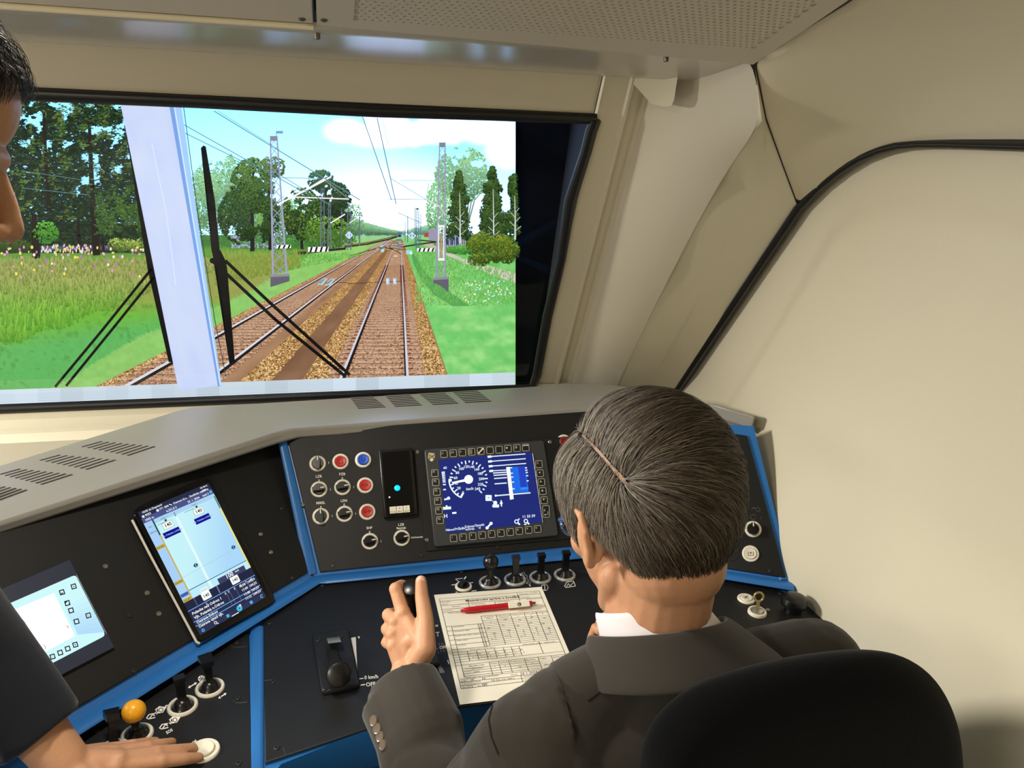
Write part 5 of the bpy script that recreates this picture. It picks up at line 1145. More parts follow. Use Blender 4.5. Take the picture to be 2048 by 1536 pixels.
# ---- paper form and pen
PO = .0042
pa = empty('paper_form', P(1000, 1290, LOW, PO), 'white printed brake report form with handwriting lying under the red pen', 'paper')
pc = [(868, 1190), (1083, 1174), (1170, 1379), (920, 1409.7)]
b = MB(); b.prism([P(*q, LOW, PO) for q in pc], LOW[1]*.0004); b.build('sheet', mat('paper', rgb(240, 234, 216), .8, var=.03, scale=12), pa, smooth=False)
t = Art(bil(pc, LOW, PO+.0006, 210, 297), LOW[1], .00005); K = c_(40, 40, 40); K2 = c_(96, 94, 90); INK = c_(40, 46, 120)
ln = lambda x0, y0, x1, y1, w_=.9, c=K: t.line([(x0, y0), (x1, y1)], w_, c, 0)
for p in ((8, 22, 202, 22), (8, 22, 8, 262), (202, 22, 202, 262), (8, 262, 202, 262), (60, 22, 60, 48), (158, 14, 158, 26), (110, 34, 110, 48), (60, 34, 202, 34), (8, 36, 60, 36), (8, 48, 110, 48), (8, 58, 40, 58), (158, 22, 158, 40)): ln(*p)
ln(8, 14, 8, 22); ln(202, 12, 202, 22); ln(8, 14, 202, 12, .7)
t.text('Mezinárodní zpráva o brzdění', 108, 29.5, 6.2, K, 1, 0, 'c', True)
for s, x, y in (('Vlak číslo', 10, 27), ('Datum', 10, 33), ('Bohumín', 28, 43), ('Dopravce', 10, 54), ('Výchozí stanice', 64, 40), ('23.01.2024', 72, 46), ('Cílová stanice', 114, 39), ('Ostrava hl.n.', 128, 45), ('Číslo listu', 162, 20), ('CZ 2024', 182, 18), ('Poznámka', 162, 31), ('Brzdové procento', 172, 38), ('Stanice zkoušky brzdy', 18, 62)): t.text(s, x, y, 3.1, K2, 1)
X0 = [76, 104, 131, 157, 180, 202]
for x in X0[:-1]: ln(x, 78, x, 164)
ln(76, 78, 202, 78)
for k, y in enumerate(np.linspace(92, 164, 15)): ln(76, y, 202, y, .7)
for i in range(5):
    xm = (X0[i]+X0[i+1])/2
    for k, s in enumerate((('Hmotnost', 'vlaku t'), ('Celková brzd.', 'hmotnost'), ('Délka vlaku', 'm'), ('Počet náprav', 'ks'), ('Požadovaná', '%'))[i]): t.text(s, xm, 83.5+k*4.6, 3.2, K2, 1, 0, 'c')
    for k in range(4): t.text(str([7, 40, 126, 84, 2, 100, 139, 52, 16, 8, 75, 140][(i*5+k*3) % 12]), xm+(-7 if k % 2 else 0), 101+k*16-(i % 2)*5, 3.6, K2, 1, 0, 'c')
    ln(xm, 128, xm, 149, .6, K2)
for y in (100, 113, 126, 139, 152, 165): ln(8, y, 76, y)
ln(18, 100, 18, 236); ln(66, 100, 66, 165); ln(70, 100, 70, 165, .6)
for k in range(16): t.text('o %', 66.6, 104+k*4, 2.8, K2, 1)
for y, s in ((104, 'Lokomotiva'), (117, 'Hmotnost vlaku'), (130, 'Brzdící váha vlaku celkem'), (143, 'Délka vlaku'), (156, 'Rychlost')): t.text(s, 20, y, 3.1, K2, 1)
for x in (34, 50, 66, 82, 98, 112, 126, 164): ln(x, 172 if x != 164 else 165, x, 198)
for y in (172, 179, 186, 192, 198, 206): ln(8, y, 126 if y in (179, 186, 192) else 202, y, .7)
t.text('Druh vozu a počet náprav', 40, 170, 3, K2, 1); t.text('Ruční brzdy počet', 134, 171, 3.2, K2, 1); t.text('Celkem kN', 172, 171, 3.2, K2, 1)
for i in range(7): t.text(str(7+i*13), 36+i*15, 184, 3.6, K2, 1); t.text(str(2+i), 40+i*15, 191, 3.2, K2, 1)
for x in (66, 82, 100, 128, 152, 176): ln(x, 206, x, 238)
for y in (216, 222, 228, 234, 238): ln(18, y, 202 if y == 238 else 152, y, .7)
for s, x, y in (('Zkouška brzdy', 30, 212), ('provedena', 34, 219), ('úplná', 36, 227), ('Počet', 68, 212), ('Způsob', 84, 212), ('Brzdící procento', 102, 212), ('Skutečná', 130, 212), ('Podpis', 154, 212), ('Datum a čas', 178, 212), ('7', 72, 221), ('P', 90, 221), ('123', 112, 227), ('0', 138, 221), ('23.1. 10:30', 178, 224)): t.text(s, x, y, 3.2, K2, 1)
t.line([(158, 229), (162, 226), (166, 230), (176, 221), (170, 227), (178, 224)], .9, INK, 2)
ln(8, 247, 202, 247); ln(8, 254, 202, 254, .7); ln(112, 247, 112, 262)
t.text('Jméno pracovníka, který provedl zkoušku', 10, 241.5, 2.8, K2, 1); t.text('hodin', 10, 246, 3, K2, 1); t.text('10', 26, 246, 4.6, INK, 1); t.text('55', 46, 246, 4.6, INK, 1); t.text('Datum', 96, 244.5, 3, K2, 1); t.text('23 1 2024', 112, 245, 5.4, INK, 1); t.text('Podpis', 150, 244, 3, K2, 1)
t.line([(164, 244), (167, 235), (169, 243), (171, 236), (174, 244), (176, 238), (178, 243), (181, 236), (184, 250)], .9, INK, 2)
t.text('Číslo hnacího vozidla', 10, 251, 2.8, K2, 1); t.text('CZ ČD 1151 004-2', 60, 253, 3.6, K, 1); t.text('Zpráva o brzdění je v pořádku', 10, 257, 2.6, K2, 1); t.text('Ano', 10, 261, 3, K2, 1); t.text('Ne', 36, 261, 3, K2, 1); t.text('Ano', 116, 260, 3, K2, 1); t.text('Ne', 142, 260, 3, K2, 1); t.text('Poznámka výpravčího', 116, 251, 2.8, K2, 1)
for x in (20, 44, 126, 150): t.line([(x, 257.3), (x+7, 257.3), (x+7, 261.5), (x, 261.5)], .6, K, 1, True)
for x in (44, 150): t.line([(x+2, 258.4), (x+5, 260.6)], .7, INK, 2); t.line([(x+5, 258.4), (x+2, 260.6)], .7, INK, 2)
t.build('print', PRINT, pa)

pn = empty('ballpoint_pen', P(990, 1214, LOW, PO+.001), 'red ballpoint pen with white clip lying across the white form', 'pen')
A0, A1 = P(921, 1221.5, LOW, PO+.0065), P(1064, 1206.5, LOW, PO+.0065); ax = A1-A0; Ln = np.linalg.norm(ax); ax /= Ln; PX_ = np.cross(LOW[1], ax)
RED = mat('pen_red', rgb(196, 26, 38), .3)
b = MB(); b.lathe(A0, ax, [(.0012, 0), (.0022, .0005), (.0032, .005), (.0052, .012), (.0055, .02), (.0055, Ln-.012), (.0048, Ln-.009), (.0048, Ln)], 20); b.build('barrel', RED, pn)
b = MB(); b.lathe(A1, ax, [(.0024, 0), (.0024, .006), (.0014, .007)], 14); b.build('push_button', mat('pen_grey', rgb(96, 92, 88), .4), pn)
C0 = A0+ax*(Ln*.655)+LOW[1]*.0042-PX_*.0016*0
side = -np.cross(ax, LOW[1]); side = side if side[1] < 0 else -side
c0 = A0+ax*(Ln*.655)+LOW[1]*.0035+side*.0052; c1 = A0+ax*(Ln*.955)+LOW[1]*.0035+side*.0052
nrm = LOW[1]*.8+side*.6; wv = LOW[1]*.6-side*.8
b = MB(); b.prism([c0-wv*.0055, c1-wv*.0055, c1+wv*.0055, c0+wv*.0055], nrm*.0022); b.build('clip', WHT, pn, bevel=.0009)
cm = (c0+c1)/2+nrm*.0024
t = Art(lambda p: cm+p[:, :1]*ax+p[:, 1:2]*wv, nrm, .00005); t.ring((0, 0), .0032, .0011, c_(70, 50, 30), 0); t.ring((0, 0), .0014, .0008, c_(90, 70, 40), 0, 0, 270); t.disc((.0016, .0004), .0016, c_(40, 34, 30), 1, 10); t.build('emblem', PRINT, pn)
# ------------------------------------------------------------------ people
from mathutils import noise as mnoise
SKIN = mat('skin_light', rgb(192, 142, 108), 0.5, bump=0.25, scale=220, var=.06, spec=.4, sss=.12)
SKIN2 = mat('skin_tan', rgb(196, 146, 112), 0.5, bump=0.25, scale=220, var=.06, spec=.4, sss=.1)
SUIT = mat('suit_charcoal', rgb(58, 54, 49), 0.85, bump=0.35, scale=900, var=.12, sheen=.25, spec=.2)
SUITD = mat('jacket_navy', rgb(22, 25, 34), 0.8, bump=0.3, scale=700, var=.1, sheen=.15, spec=.2)
SHIRT = mat('shirt_white', rgb(236, 230, 236), 0.75)
TROUS = mat('trouser_black', rgb(30, 30, 32), 0.85)

def cap(b, a, e, ra, rb=None, n=20, flat=(0, 0)):
    rb = ra if rb is None else rb; a, e = np.array(a, float), np.array(e, float); d = e-a; Ld = np.linalg.norm(d); d = d/Ld
    u = np.cross(d, (0, 0, 1.0)); u = u if np.linalg.norm(u) > 1e-3 else np.cross(d, (1.0, 0, 0)); u /= np.linalg.norm(u); w_ = np.cross(d, u)
    prof = ([(ra, 0)] if flat[0] else [(ra*math.cos(q), -ra*math.sin(q)) for q in np.linspace(1.45, 0, 5)])+([(rb, Ld)] if flat[1] else [(rb*math.cos(q), Ld+rb*math.sin(q)) for q in np.linspace(0, 1.45, 5)])
    n0 = len(b.v); b.grid([[a+d*h+r*(math.cos(q)*u+math.sin(q)*w_) for q in np.linspace(0, 2*math.pi, n, endpoint=False)] for r, h in prof], True)
    b.f += [tuple(n0+j for j in range(n))[::-1], tuple(n0+(len(prof)-1)*n+j for j in range(n))]
def chain(b, pts, rs):
    for i in range(len(pts)-1): cap(b, pts[i], pts[i+1], rs[i], rs[i+1])
def fuse(b, name, mt, parent, voxel=.003, smooth=4, disp=None, factor=.5):
    me = bpy.data.meshes.new('t'); me.from_pydata(b.v, [], b.f); bm = bmesh.new(); bm.from_mesh(me); bmesh.ops.recalc_face_normals(bm, faces=bm.faces); bm.to_mesh(me); bm.free()
    ob = bpy.data.objects.new('t', me); COL.objects.link(ob)
    r = ob.modifiers.new('r', 'REMESH'); r.mode = 'VOXEL'; r.voxel_size = voxel; r.use_smooth_shade = True
    s = ob.modifiers.new('s', 'SMOOTH'); s.factor = factor; s.iterations = smooth
    dg = bpy.context.evaluated_depsgraph_get(); out = bpy.data.meshes.new_from_object(ob.evaluated_get(dg))
    bpy.data.objects.remove(ob); bpy.data.meshes.remove(me)
    n = len(out.vertices); co = np.zeros(n*3); out.vertices.foreach_get('co', co); co = co.reshape(-1, 3)
    if disp is not None:
        nn = np.zeros(n*3); out.vertices.foreach_get('normal', nn); co = co+nn.reshape(-1, 3)*disp(co)[:, None]
    lo, hi = co.min(0), co.max(0)
    W = WM[parent].copy() if parent is not None else Matrix.Translation(Vector(((lo[0]+hi[0])/2, (lo[1]+hi[1])/2, lo[2])))
    Wi = np.array(W.inverted()); out.vertices.foreach_set('co', (co @ Wi[:3, :3].T+Wi[:3, 3]).ravel()); out.update()
    out.name = name; out.materials.clear(); out.materials.append(mt); out.polygons.foreach_set('use_smooth', [True]*len(out.polygons))
    return link(name, out, W, parent)
class Local:
    def __init__(s, o, f, up=(0, 0, 1)):
        s.o = np.array(o, float); f = np.array(f, float); s.f = f/np.linalg.norm(f); r = np.cross(s.f, up); s.r = r/np.linalg.norm(r); s.u = np.cross(s.r, s.f)
        s.A = np.array([s.r, s.f, s.u])
    def __call__(s, x, y, z): return s.o+s.r*x+s.f*y+s.u*z
    def inv(s, p): return s.A @ (np.array(p)-s.o)
def head_parts(b, H):
    bl = lambda c, r: b.ball(H(*c), r, 22, 14, H.A)
    bl((0, -.012, .03), (.075, .094, .088)); bl((0, .035, -.03), (.061, .055, .074)); bl((0, .074, -.1), (.021, .018, .019)); bl((0, .044, .052), (.060, .044, .050)); bl((0, -.036, -.048), (.058, .052, .05))
    for s in (-1, 1):
        cap(b, H(s*.046, .008, -.058), H(s*.012, .075, -.1), .018, .017); bl((s*.043, .056, -.022), (.021, .022, .02))
        chain(b, [H(s*.046, .070, .02), H(s*.022, .080, .021), H(0, .081, .016)], [.010, .0105, .010])
        bl((s*.0115, .099, -.036), (.0085, .010, .008))
        # ear: flat shell with a rim, standing off the skull
        e = H(s*.081, -.010, -.006); ea = np.array([H.r*.80*s-H.f*.55, H.f*.80+H.r*.55*s, H.u]); ea = [q/np.linalg.norm(q) for q in ea]
        b.ball(e, (.005, .016, .029), 16, 12, ea)
        rim = [H(s*.078, .010, -.004), H(s*.082, .010, .016), H(s*.088, -.002, .026), H(s*.094, -.018, .020), H(s*.094, -.023, .002), H(s*.088, -.016, -.018), H(s*.082, -.003, -.034), H(s*.077, .006, -.03)]
        chain(b, rim, [.004, .0042, .0045, .0045, .0045, .0048, .006, .005])
    chain(b, [H(0, .084, .012), H(0, .1, -.012), H(0, .108, -.031)], [.0075, .009, .0115])
    chain(b, [H(-.022, .078, -.064), H(0, .089, -.061), H(.022, .078, -.064)], [.005, .0075, .005]); chain(b, [H(-.018, .078, -.074), H(0, .086, -.074), H(.018, .078, -.074)], [.005, .0085, .005])
def eyes(H, par):
    for s in (-1, 1):
        b = MB(); b.ball(H(s*.031, .0715, -.001), .0122, 16, 10); b.build('eye', mat('eye_white', rgb(225, 220, 214), .2), par)
def hair_obj(H, par, part, cols, n, name='hair', length=(.075, .045, .012), lift=.012, hl=None, seed=3, wid=.0011, swirl=.5, rad=(.083, .103, .094), side=None, gap=.0, grey=None):
    """combed strands flowing away from a parting line over the scalp"""
    rng = np.random.default_rng(seed); C = np.array([0, -.012, .034]); rz2 = .128
    hlx, hlz = hl if hl else ([-1, -.66, -.48, -.34, -.2, .15, .22, .34, .45, .7, 1], [-.108, -.102, -.066, -.026, .016, .028, -.018, -.012, .05, .075, .08])
    def rads(z): return np.where(z < 0, rz2, rad[2])
    def proj(p, off):
        q = p-C; f_ = 1-.20*np.clip((-.055-q[:, 2])/.09, 0, 1); R = np.stack([rad[0]*f_, rad[1]*f_, rads(q[:, 2])], 1); k = np.linalg.norm(q/R, axis=1)[:, None]
        s = q/k; nrm = s/R**2; nrm /= np.linalg.norm(nrm, axis=1)[:, None]; return C+s+nrm*off[:, None], nrm
    d = rng.normal(size=(n*3, 3)); d /= np.linalg.norm(d, axis=1)[:, None]
    p, nr = proj(C+d*.09, np.zeros(len(d)))
    part = np.array(part); ok = p[:, 2] > np.interp((p[:, 1]-C[1])/rad[1], hlx, hlz)+rng.random(len(p))**2*.03*((p[:, 1] < -.03) & (p[:, 2] < 0))
    for i in range(len(part)-1):
        ab = part[i+1]-part[i]; t_ = np.clip(((p-part[i]) @ ab)/(ab @ ab), 0, 1); ok &= np.linalg.norm(p-part[i]-t_[:, None]*ab, axis=1) > gap*rng.uniform(.4, 1.3, len(p))
    p, nr = p[ok][:n], nr[ok][:n]; n = len(p); root = p.copy()
    def flow(p, nr):
        best = np.full(len(p), 9.); near = np.zeros_like(p)
        for i in range(len(part)-1):
            a, e = part[i], part[i+1]; ab = e-a; t = np.clip(((p-a) @ ab)/(ab @ ab), 0, 1); q = a+t[:, None]*ab; dd = np.linalg.norm(p-q, axis=1); m_ = dd < best; best[m_] = dd[m_]; near[m_] = q[m_]
        v = p-near; v /= (np.linalg.norm(v, axis=1)[:, None]+1e-6); dw = np.linalg.norm(p-part[0], axis=1)
        v = v+np.cross(nr, v)*(swirl*np.exp(-dw/.045))[:, None]
        low_ = np.clip((.03-p[:, 2])/.08, 0, 1); v = v+np.array([0, 0, -1.])*(.25+1.1*low_)[:, None]
        if side is not None: v = v+np.array(side)*np.clip((p[:, 2]-.03)/.06, 0, 1)[:, None]*np.clip((p[:, 0]+.03)/.05, 0, 1)[:, None]
        v -= nr*np.sum(v*nr, 1)[:, None]; return v/(np.linalg.norm(v, axis=1)[:, None]+1e-6)
    K = 10
    L_ = np.interp(p[:, 2], [-.085, -.05, .0, .05, .1], [length[2], length[2]*1.4, length[1], length[1]*1.2, length[0]])*rng.uniform(.7, 1.2, n)
    free = np.clip(p[:, 2]-np.interp((p[:, 1]-C[1])/rad[1], hlx, hlz)+.012, .006, 1); L_ = np.where(p[:, 2] < .06, np.minimum(L_, free*1.05), L_); L_ = np.where(p[:, 1] > .03, np.minimum(L_, free*1.2+.006), L_)
    lf = np.interp(p[:, 2], [-.085, -.03, .03, .09], [.004, .3*lift, .7*lift, lift])*rng.uniform(.4, 1.15, n)
    jit = rng.normal(0, .14, (n, 3)); rows = []; nrs = []; vs = []
    for k in range(K):
        t = k/(K-1); off = lf*(math.sin(math.pi*min(1, t*.85+.06)))+.0012
        q, nq = proj(p, off); v = flow(p, nq)+jit*.6; v -= nq*np.sum(v*nq, 1)[:, None]; v /= np.linalg.norm(v, axis=1)[:, None]
        rows.append(q); nrs.append(nq); vs.append(v); p = proj(p+v*(L_/K)[:, None], np.zeros(n))[0]
    Rw, Nw, Vw = np.stack(rows, 1), np.stack(nrs, 1), np.stack(vs, 1); W_s = np.cross(Nw, Vw)*(wid*np.linspace(1, .25, K)*.5)[None, :, None]
    tilt = Nw*(rng.normal(0, .35, n)[:, None, None])*(wid*np.linspace(1, .25, K)*.5)[None, :, None]
    A, B_ = Rw+W_s+tilt, Rw-W_s-tilt; co = np.stack([A, B_], 2).reshape(-1, 3)
    co = co @ H.A+H.o
    base = (np.arange(n)*K*2)[:, None]; k2 = np.arange(K-1)*2; quads = np.stack([base+k2, base+k2+1, base+k2+3, base+k2+2], 2).reshape(-1, 4)
    cc = np.array(cols); g = rng.random(n); ci = np.clip((g*len(cc)).astype(int), 0, len(cc)-1); col = cc[ci]*rng.uniform(.75, 1.25, (n, 1))
    if grey is not None: col = mixc(col, np.array(grey)*rng.uniform(.6, 1.2, (n, 1)), np.clip((-root[:, 0]-.01)*9+(root[:, 1])*4, 0, .75)*rng.random(n)**.5)  # greying temples, plus light on the left and front put into the colour
    Wi = np.array(WM[par].inverted()); co = co @ Wi[:3, :3].T+Wi[:3, 3]
    me = bpy.data.meshes.new(name); me.vertices.add(len(co)); me.vertices.foreach_set('co', co.astype(np.float32).ravel())
    me.loops.add(len(quads)*4); me.loops.foreach_set('vertex_index', quads.astype(np.int32).ravel()); me.polygons.add(len(quads)); me.polygons.foreach_set('loop_start', np.arange(0, len(quads)*4, 4, dtype=np.int32))
    me.update(calc_edges=True); at = me.attributes.new('Col', 'FLOAT_COLOR', 'POINT'); at.data.foreach_set('color', np.hstack([np.repeat(col, K*2, 0), np.ones((len(co), 1))]).astype(np.float32).ravel())
    me.polygons.foreach_set('use_smooth', [True]*len(quads))
    if 'hair_strands' not in MATS:
        mt = bpy.data.materials.new('hair_strands'); N, L = nodes(mt); pb_ = N['Principled BSDF']; a = N.new('ShaderNodeAttribute'); a.attribute_name = 'Col'
        L.new(a.outputs['Color'], pb_.inputs['Base Color']); pb_.inputs['Roughness'].default_value = .5; pb_.inputs['Specular IOR Level'].default_value = .4; MATS['hair_strands'] = mt
    me.materials.append(MATS['hair_strands']); o = link(name, me, WM[par], par); o['kind'] = 'stuff'
    # scalp shell under the strands
    b = MB(); rws = []
    for th in np.linspace(.02, 2.6, 26):
        r = []
        for ph in np.linspace(0, 2*math.pi, 40, endpoint=False):
            dd = np.array([math.sin(th)*math.cos(ph), math.sin(th)*math.sin(ph), math.cos(th)]); q = proj((C+dd*.09)[None], np.array([-.001]))[0][0]
            zl = np.interp((q[1]-C[1])/rad[1], hlx, hlz)+.003
            if q[2] < zl: q = proj(np.array([[q[0], q[1], zl]]), np.array([-.005]))[0][0]
            r.append(H(*q))
        rws.append(r)
    b.grid(rws, True); b.build(name+'_base', mat(name+'_base_'+par.name, tuple(cc[0]*.5), .7), par)
    return o

# ---- the seated driver
drv = empty('person', (.36, .62, 0), 'seated man in dark suit and glasses, seen from behind, left hand on the lever', 'person')
DH = Local((.334, .712, 1.246), (-.24, .90, -.36))
b = MB(); head_parts(b, DH)
NB_ = V3(.335, .672, 1.08); cap(b, DH(0, -.030, -.045), NB_, .052, .054); cap(b, DH(0, -.012, -.06), NB_+V3(0, .03, -.02), .048, .052)
b.ball((.36, .665, .87), (.14, .085, .13)); b.ball((.365, .655, .78), (.14, .09, .17)); b.ball((.37, .63, .60), (.15, .11, .12))
SL_, SR_ = V3(.192, .618, 1.028), V3(.545, .67, 1.05); chain(b, [NB_-V3(0, 0, .02), SL_-V3(0, 0, .01)], [.036, .04]); chain(b, [NB_-V3(0, 0, .02), SR_-V3(0, 0, .01)], [.036, .04])
EL, WL = V3(.128, .738, .802), PD(817, 1352, 1.128)
chain(b, [SL_-V3(0, 0, .01), EL, WL], [.04, .038, .028])
ER, WR_ = V3(.60, .84, .86), V3(.515, 1.03, .842); chain(b, [SR_-V3(0, 0, .01), ER, WR_], [.04, .038, .028])
def hand(b, W, mcp, pip, dip, tip, cmc, tmcp, tip_ip, ttip, rf=.0088):
    for i in range(4):
        k = (1, 1.03, .97, .85)[i]; cap(b, W+(mcp[i]-W)*.12, mcp[i], .0165, .0122*k)
        chain(b, [mcp[i], pip[i], dip[i], tip[i]], [.0108*k, .0098*k, .0086*k, .0072*k])
    for i in range(4):                                       # knuckles and tendons on the back of the hand
        nd = EYE-mcp[i]; nd /= np.linalg.norm(nd); cap(b, mcp[i]+nd*.0065, mcp[i]*.45+W*.55+nd*.0115, .0062, .0042); b.ball(mcp[i]+nd*.0035, .0115*(1, 1.02, .95, .85)[i], 14, 10)
        b.ball(pip[i]+nd*.0008, .0104*(1, 1.03, .97, .85)[i], 14, 10)
    for i in range(3): cap(b, (mcp[i]+mcp[i+1])/2, W+((mcp[i]+mcp[i+1])/2-W)*.25, .0105, .0145)
    chain(b, [W, cmc, tmcp, tip_ip, ttip], [.018, .0165, .0125, .0108, .0088]); cap(b, cmc, mcp[0], .0125, .0105); cap(b, (cmc+tmcp)/2, (W+mcp[0])/2, .014, .015)
D = PD
mc = [D(806, 1226, 1.160), D(791, 1243, 1.158), D(786, 1268, 1.150), D(786, 1292, 1.142)]
pp_ = [D(791, 1178, 1.176), D(777, 1230, 1.184), D(774, 1258, 1.176), D(773, 1285, 1.165)]
di = [D(803, 1170, 1.206), D(792, 1226, 1.212), D(788, 1258, 1.202), D(787, 1288, 1.188)]
ti = [D(830, 1178, 1.214), D(818, 1232, 1.216), D(812, 1264, 1.206), D(806, 1294, 1.192)]
hand(b, WL, mc, pp_, di, ti, D(850, 1298, 1.122), D(851, 1238, 1.146), D(844, 1194, 1.162), D(842, 1162, 1.168))
# right hand resting on the desk, fingertips showing past the neck
T0, T1 = PZ(1189, 1276, .806), PZ(1203, 1262, .807)
dirn = (T0-WR_)*V3(1, 1, 0); dirn /= np.linalg.norm(dirn); sd = V3(-dirn[1], dirn[0], 0)
if np.dot(T1-T0, sd) < 0: sd = -sd
tips = [T1+sd*.02, T1, T0, T0-sd*.02]
mcr = [WR_+dirn*.085+sd*(.028-.019*i)+V3(0, 0, .006) for i in range(4)]
pr = [mcr[i]*.55+tips[i]*.45+V3(0, 0, .016) for i in range(4)]; dr = [mcr[i]*.22+tips[i]*.78+V3(0, 0, .009) for i in range(4)]
hand(b, WR_, mcr, pr, dr, tips, WR_+dirn*.03+sd*.03, WR_+dirn*.06+sd*.05-V3(0, 0, .008), WR_+dirn*.09+sd*.058-V3(0, 0, .014), WR_+dirn*.112+sd*.056-V3(0, 0, .018))
for s in (-1, 1): chain(b, [V3(.37+s*.09, .62, .56), V3(.37+s*.1, 1.0, .57), V3(.37+s*.1, 1.03, .12), V3(.37+s*.1, 1.13, .05)], [.07, .05, .04, .035])
fuse(b, 'body', SKIN, drv, .0023, 4); eyes(DH, drv)
for tip_, ip_, vw in ((D(842, 1162, 1.168), D(844, 1194, 1.162), D(841, 1152, 1.15)),):      # thumb nail
    a_ = (tip_-ip_)/np.linalg.norm(tip_-ip_); nv = (EYE-tip_)/np.linalg.norm(EYE-tip_); sx = np.cross(a_, nv); sx /= np.linalg.norm(sx); nv = np.cross(sx, a_)
    b = MB(); b.ball(tip_+nv*.0052-a_*.0005, (.0062, .0085, .0030), 16, 10, np.array([sx, a_, nv])); b.build('thumb_nail', mat('nail', rgb(226, 168, 150), .3), drv)
# hair with its crown whorl and parting
def scalp_hit(px):
    v = DH.A @ ray(*px); e = DH.A @ (EYE-DH.o)-np.array([0, -.012, .034]); R = np.array([.083, .103, .094])
    v, e = v/R, e/R; A_, B2, C_ = v @ v, 2*v @ e, e @ e-1; s = (-B2-math.sqrt(max(B2*B2-4*A_*C_, 0)))/(2*A_); return (e+s*v)*R+np.array([0, -.012, .034])
part = [scalp_hit((1246, 958)), scalp_hit((1200, 905)), scalp_hit((1165, 870)), ]
part.append(part[-1]+(part[-1]-part[-2])*1.2)
HC_ = [rgb(44, 34, 26), rgb(54, 43, 33), rgb(66, 53, 41), rgb(78, 65, 52), rgb(96, 82, 68), rgb(122, 110, 96)]
hair_obj(DH, drv, part, HC_, 26000, length=(.085, .05, .014), lift=.013, side=(.5, .1, 0), wid=.00065, gap=.0022, grey=rgb(176, 168, 156))
C_h = np.array([0, -.012, .034]); R_h = np.array([.083, .103, .094]); rws = []
for x, y, k in ((1256, 972, .4), (1246, 958, 1.6), (1222, 931, 1), (1200, 905, 1), (1180, 885, .9), (1166, 871, .5)):
    r = []
    for w_ in (-1, 0, 1):
        q = scalp_hit((x+w_*2.2*k, y-w_*2*k)); n_ = (q-C_h)/R_h**2; r.append(DH(*(q+n_/np.linalg.norm(n_)*.0012)))
    rws.append(r)
b = MB(); b.grid(rws); b.build('scalp_parting', mat('scalp', rgb(150, 120, 98), .6), drv)
# glasses
gl_ = mat('glasses_frame', rgb(60, 90, 150), .2, spec=.7); gls = mat('lens', rgb(200, 220, 255), .05)
for s in (-1, 1):
    pts = [DH(s*.034+.025*math.cos(q), .097-3.2*(s*.034+.025*math.cos(q))**2, -.003+.017*math.sin(q)) for q in np.linspace(0, 2*math.pi, 25)]
    b = MB(); b.tube(pts, .0017, 8, cap=False); b.build('glasses_rim', gl_, drv)
    b = MB(); b.tube([DH(s*.059, .086, .004), DH(s*.072, .066, .006), DH(s*.083, .0, .012), DH(s*.083, -.02, .0)], .0018, 8); b.build('glasses_temple', gl_, drv)
b = MB(); b.tube([DH(-.009, .097, .0), DH(0, .103, .002), DH(.009, .097, .0)], .0016, 8); b.build('glasses_bridge', gl_, drv)
# shirt collar and jacket collar: bands round the neck
def band(name, mt, rows, th, par):
    b = MB(); b.grid(rows); o = b.build(name, mt, par, auto=80); m_ = o.modifiers.new('t', 'SOLIDIFY'); m_.thickness = th; m_.offset = 0
    s_ = o.modifiers.new('s', 'SUBSURF'); s_.levels = 1; s_.render_levels = 2; return o
NC = V3(.340, .680, 1.132); nx_ = V3(-.40, .44, .80); nx_ /= np.linalg.norm(nx_)
na = V3(1, 0, .03); na /= np.linalg.norm(na); nb = np.cross(nx_, na)
def ringp(ang, r, h, sq_=1.05): return NC+nx_*h+na*r*math.cos(ang)+nb*r*sq_*math.sin(ang)
angs = np.linspace(math.radians(70), math.radians(-250), 40)
band('shirt_collar', SHIRT, [[ringp(a_, r-.004*(math.sin(a_) > 0), h-.012*max(0, math.sin(a_))) for a_ in angs] for r, h in ((.057, .004), (.0575, .020), (.0605, .022), (.064, .010), (.069, -.010), (.076, -.03))], .0018, drv)
# jacket
b = MB()
b.ball((.36, .648, .905), (.185, .118, .155)); chain(b, [V3(.25, .615, 1.0), V3(.46, .625, 1.01)], [.062, .062]); cap(b, V3(.335, .65, 1.02), V3(.338, .668, 1.085), .085, .062); b.ball((.365, .655, .80), (.19, .125, .17)); b.ball((.37, .63, .63), (.19, .14, .13))
for S_, k in ((SL_, 1), (SR_, -1)):
    chain(b, [V3(.338+k*-.035, .662, 1.085), V3(.338-k*.09, .652, 1.064), S_+V3(k*.012, 0, .004)], [.045, .048, .058])
    chain(b, [V3(.35-k*.03, .69, .99), V3(.35-k*.12, .68, .97)], [.07, .06])
chain(b, [SL_+V3(.005, 0, 0), SL_*.5+EL*.5+V3(-.006, -.004, 0), EL], [.067, .064, .060])
cap(b, EL, EL*.35+WL*.65, .060, .055)
CE_ = PD(806, 1372, 1.105); cap(b, EL*.3+WL*.7-V3(0, .03, .0), CE_, .056, .0545, 18, (0, 1))
cap(b, EL*.5+WL*.5+V3(-.016, 0, .002), PD(778, 1398, 1.09), .046, .044, 16, (0, 1))
chain(b, [SR_, SR_*.5+ER*.5+V3(.01, 0, 0), ER], [.060, .061, .060]); cap(b, ER, WR_-(WR_-ER)*.12, .061, .05, 16, (0, 1))
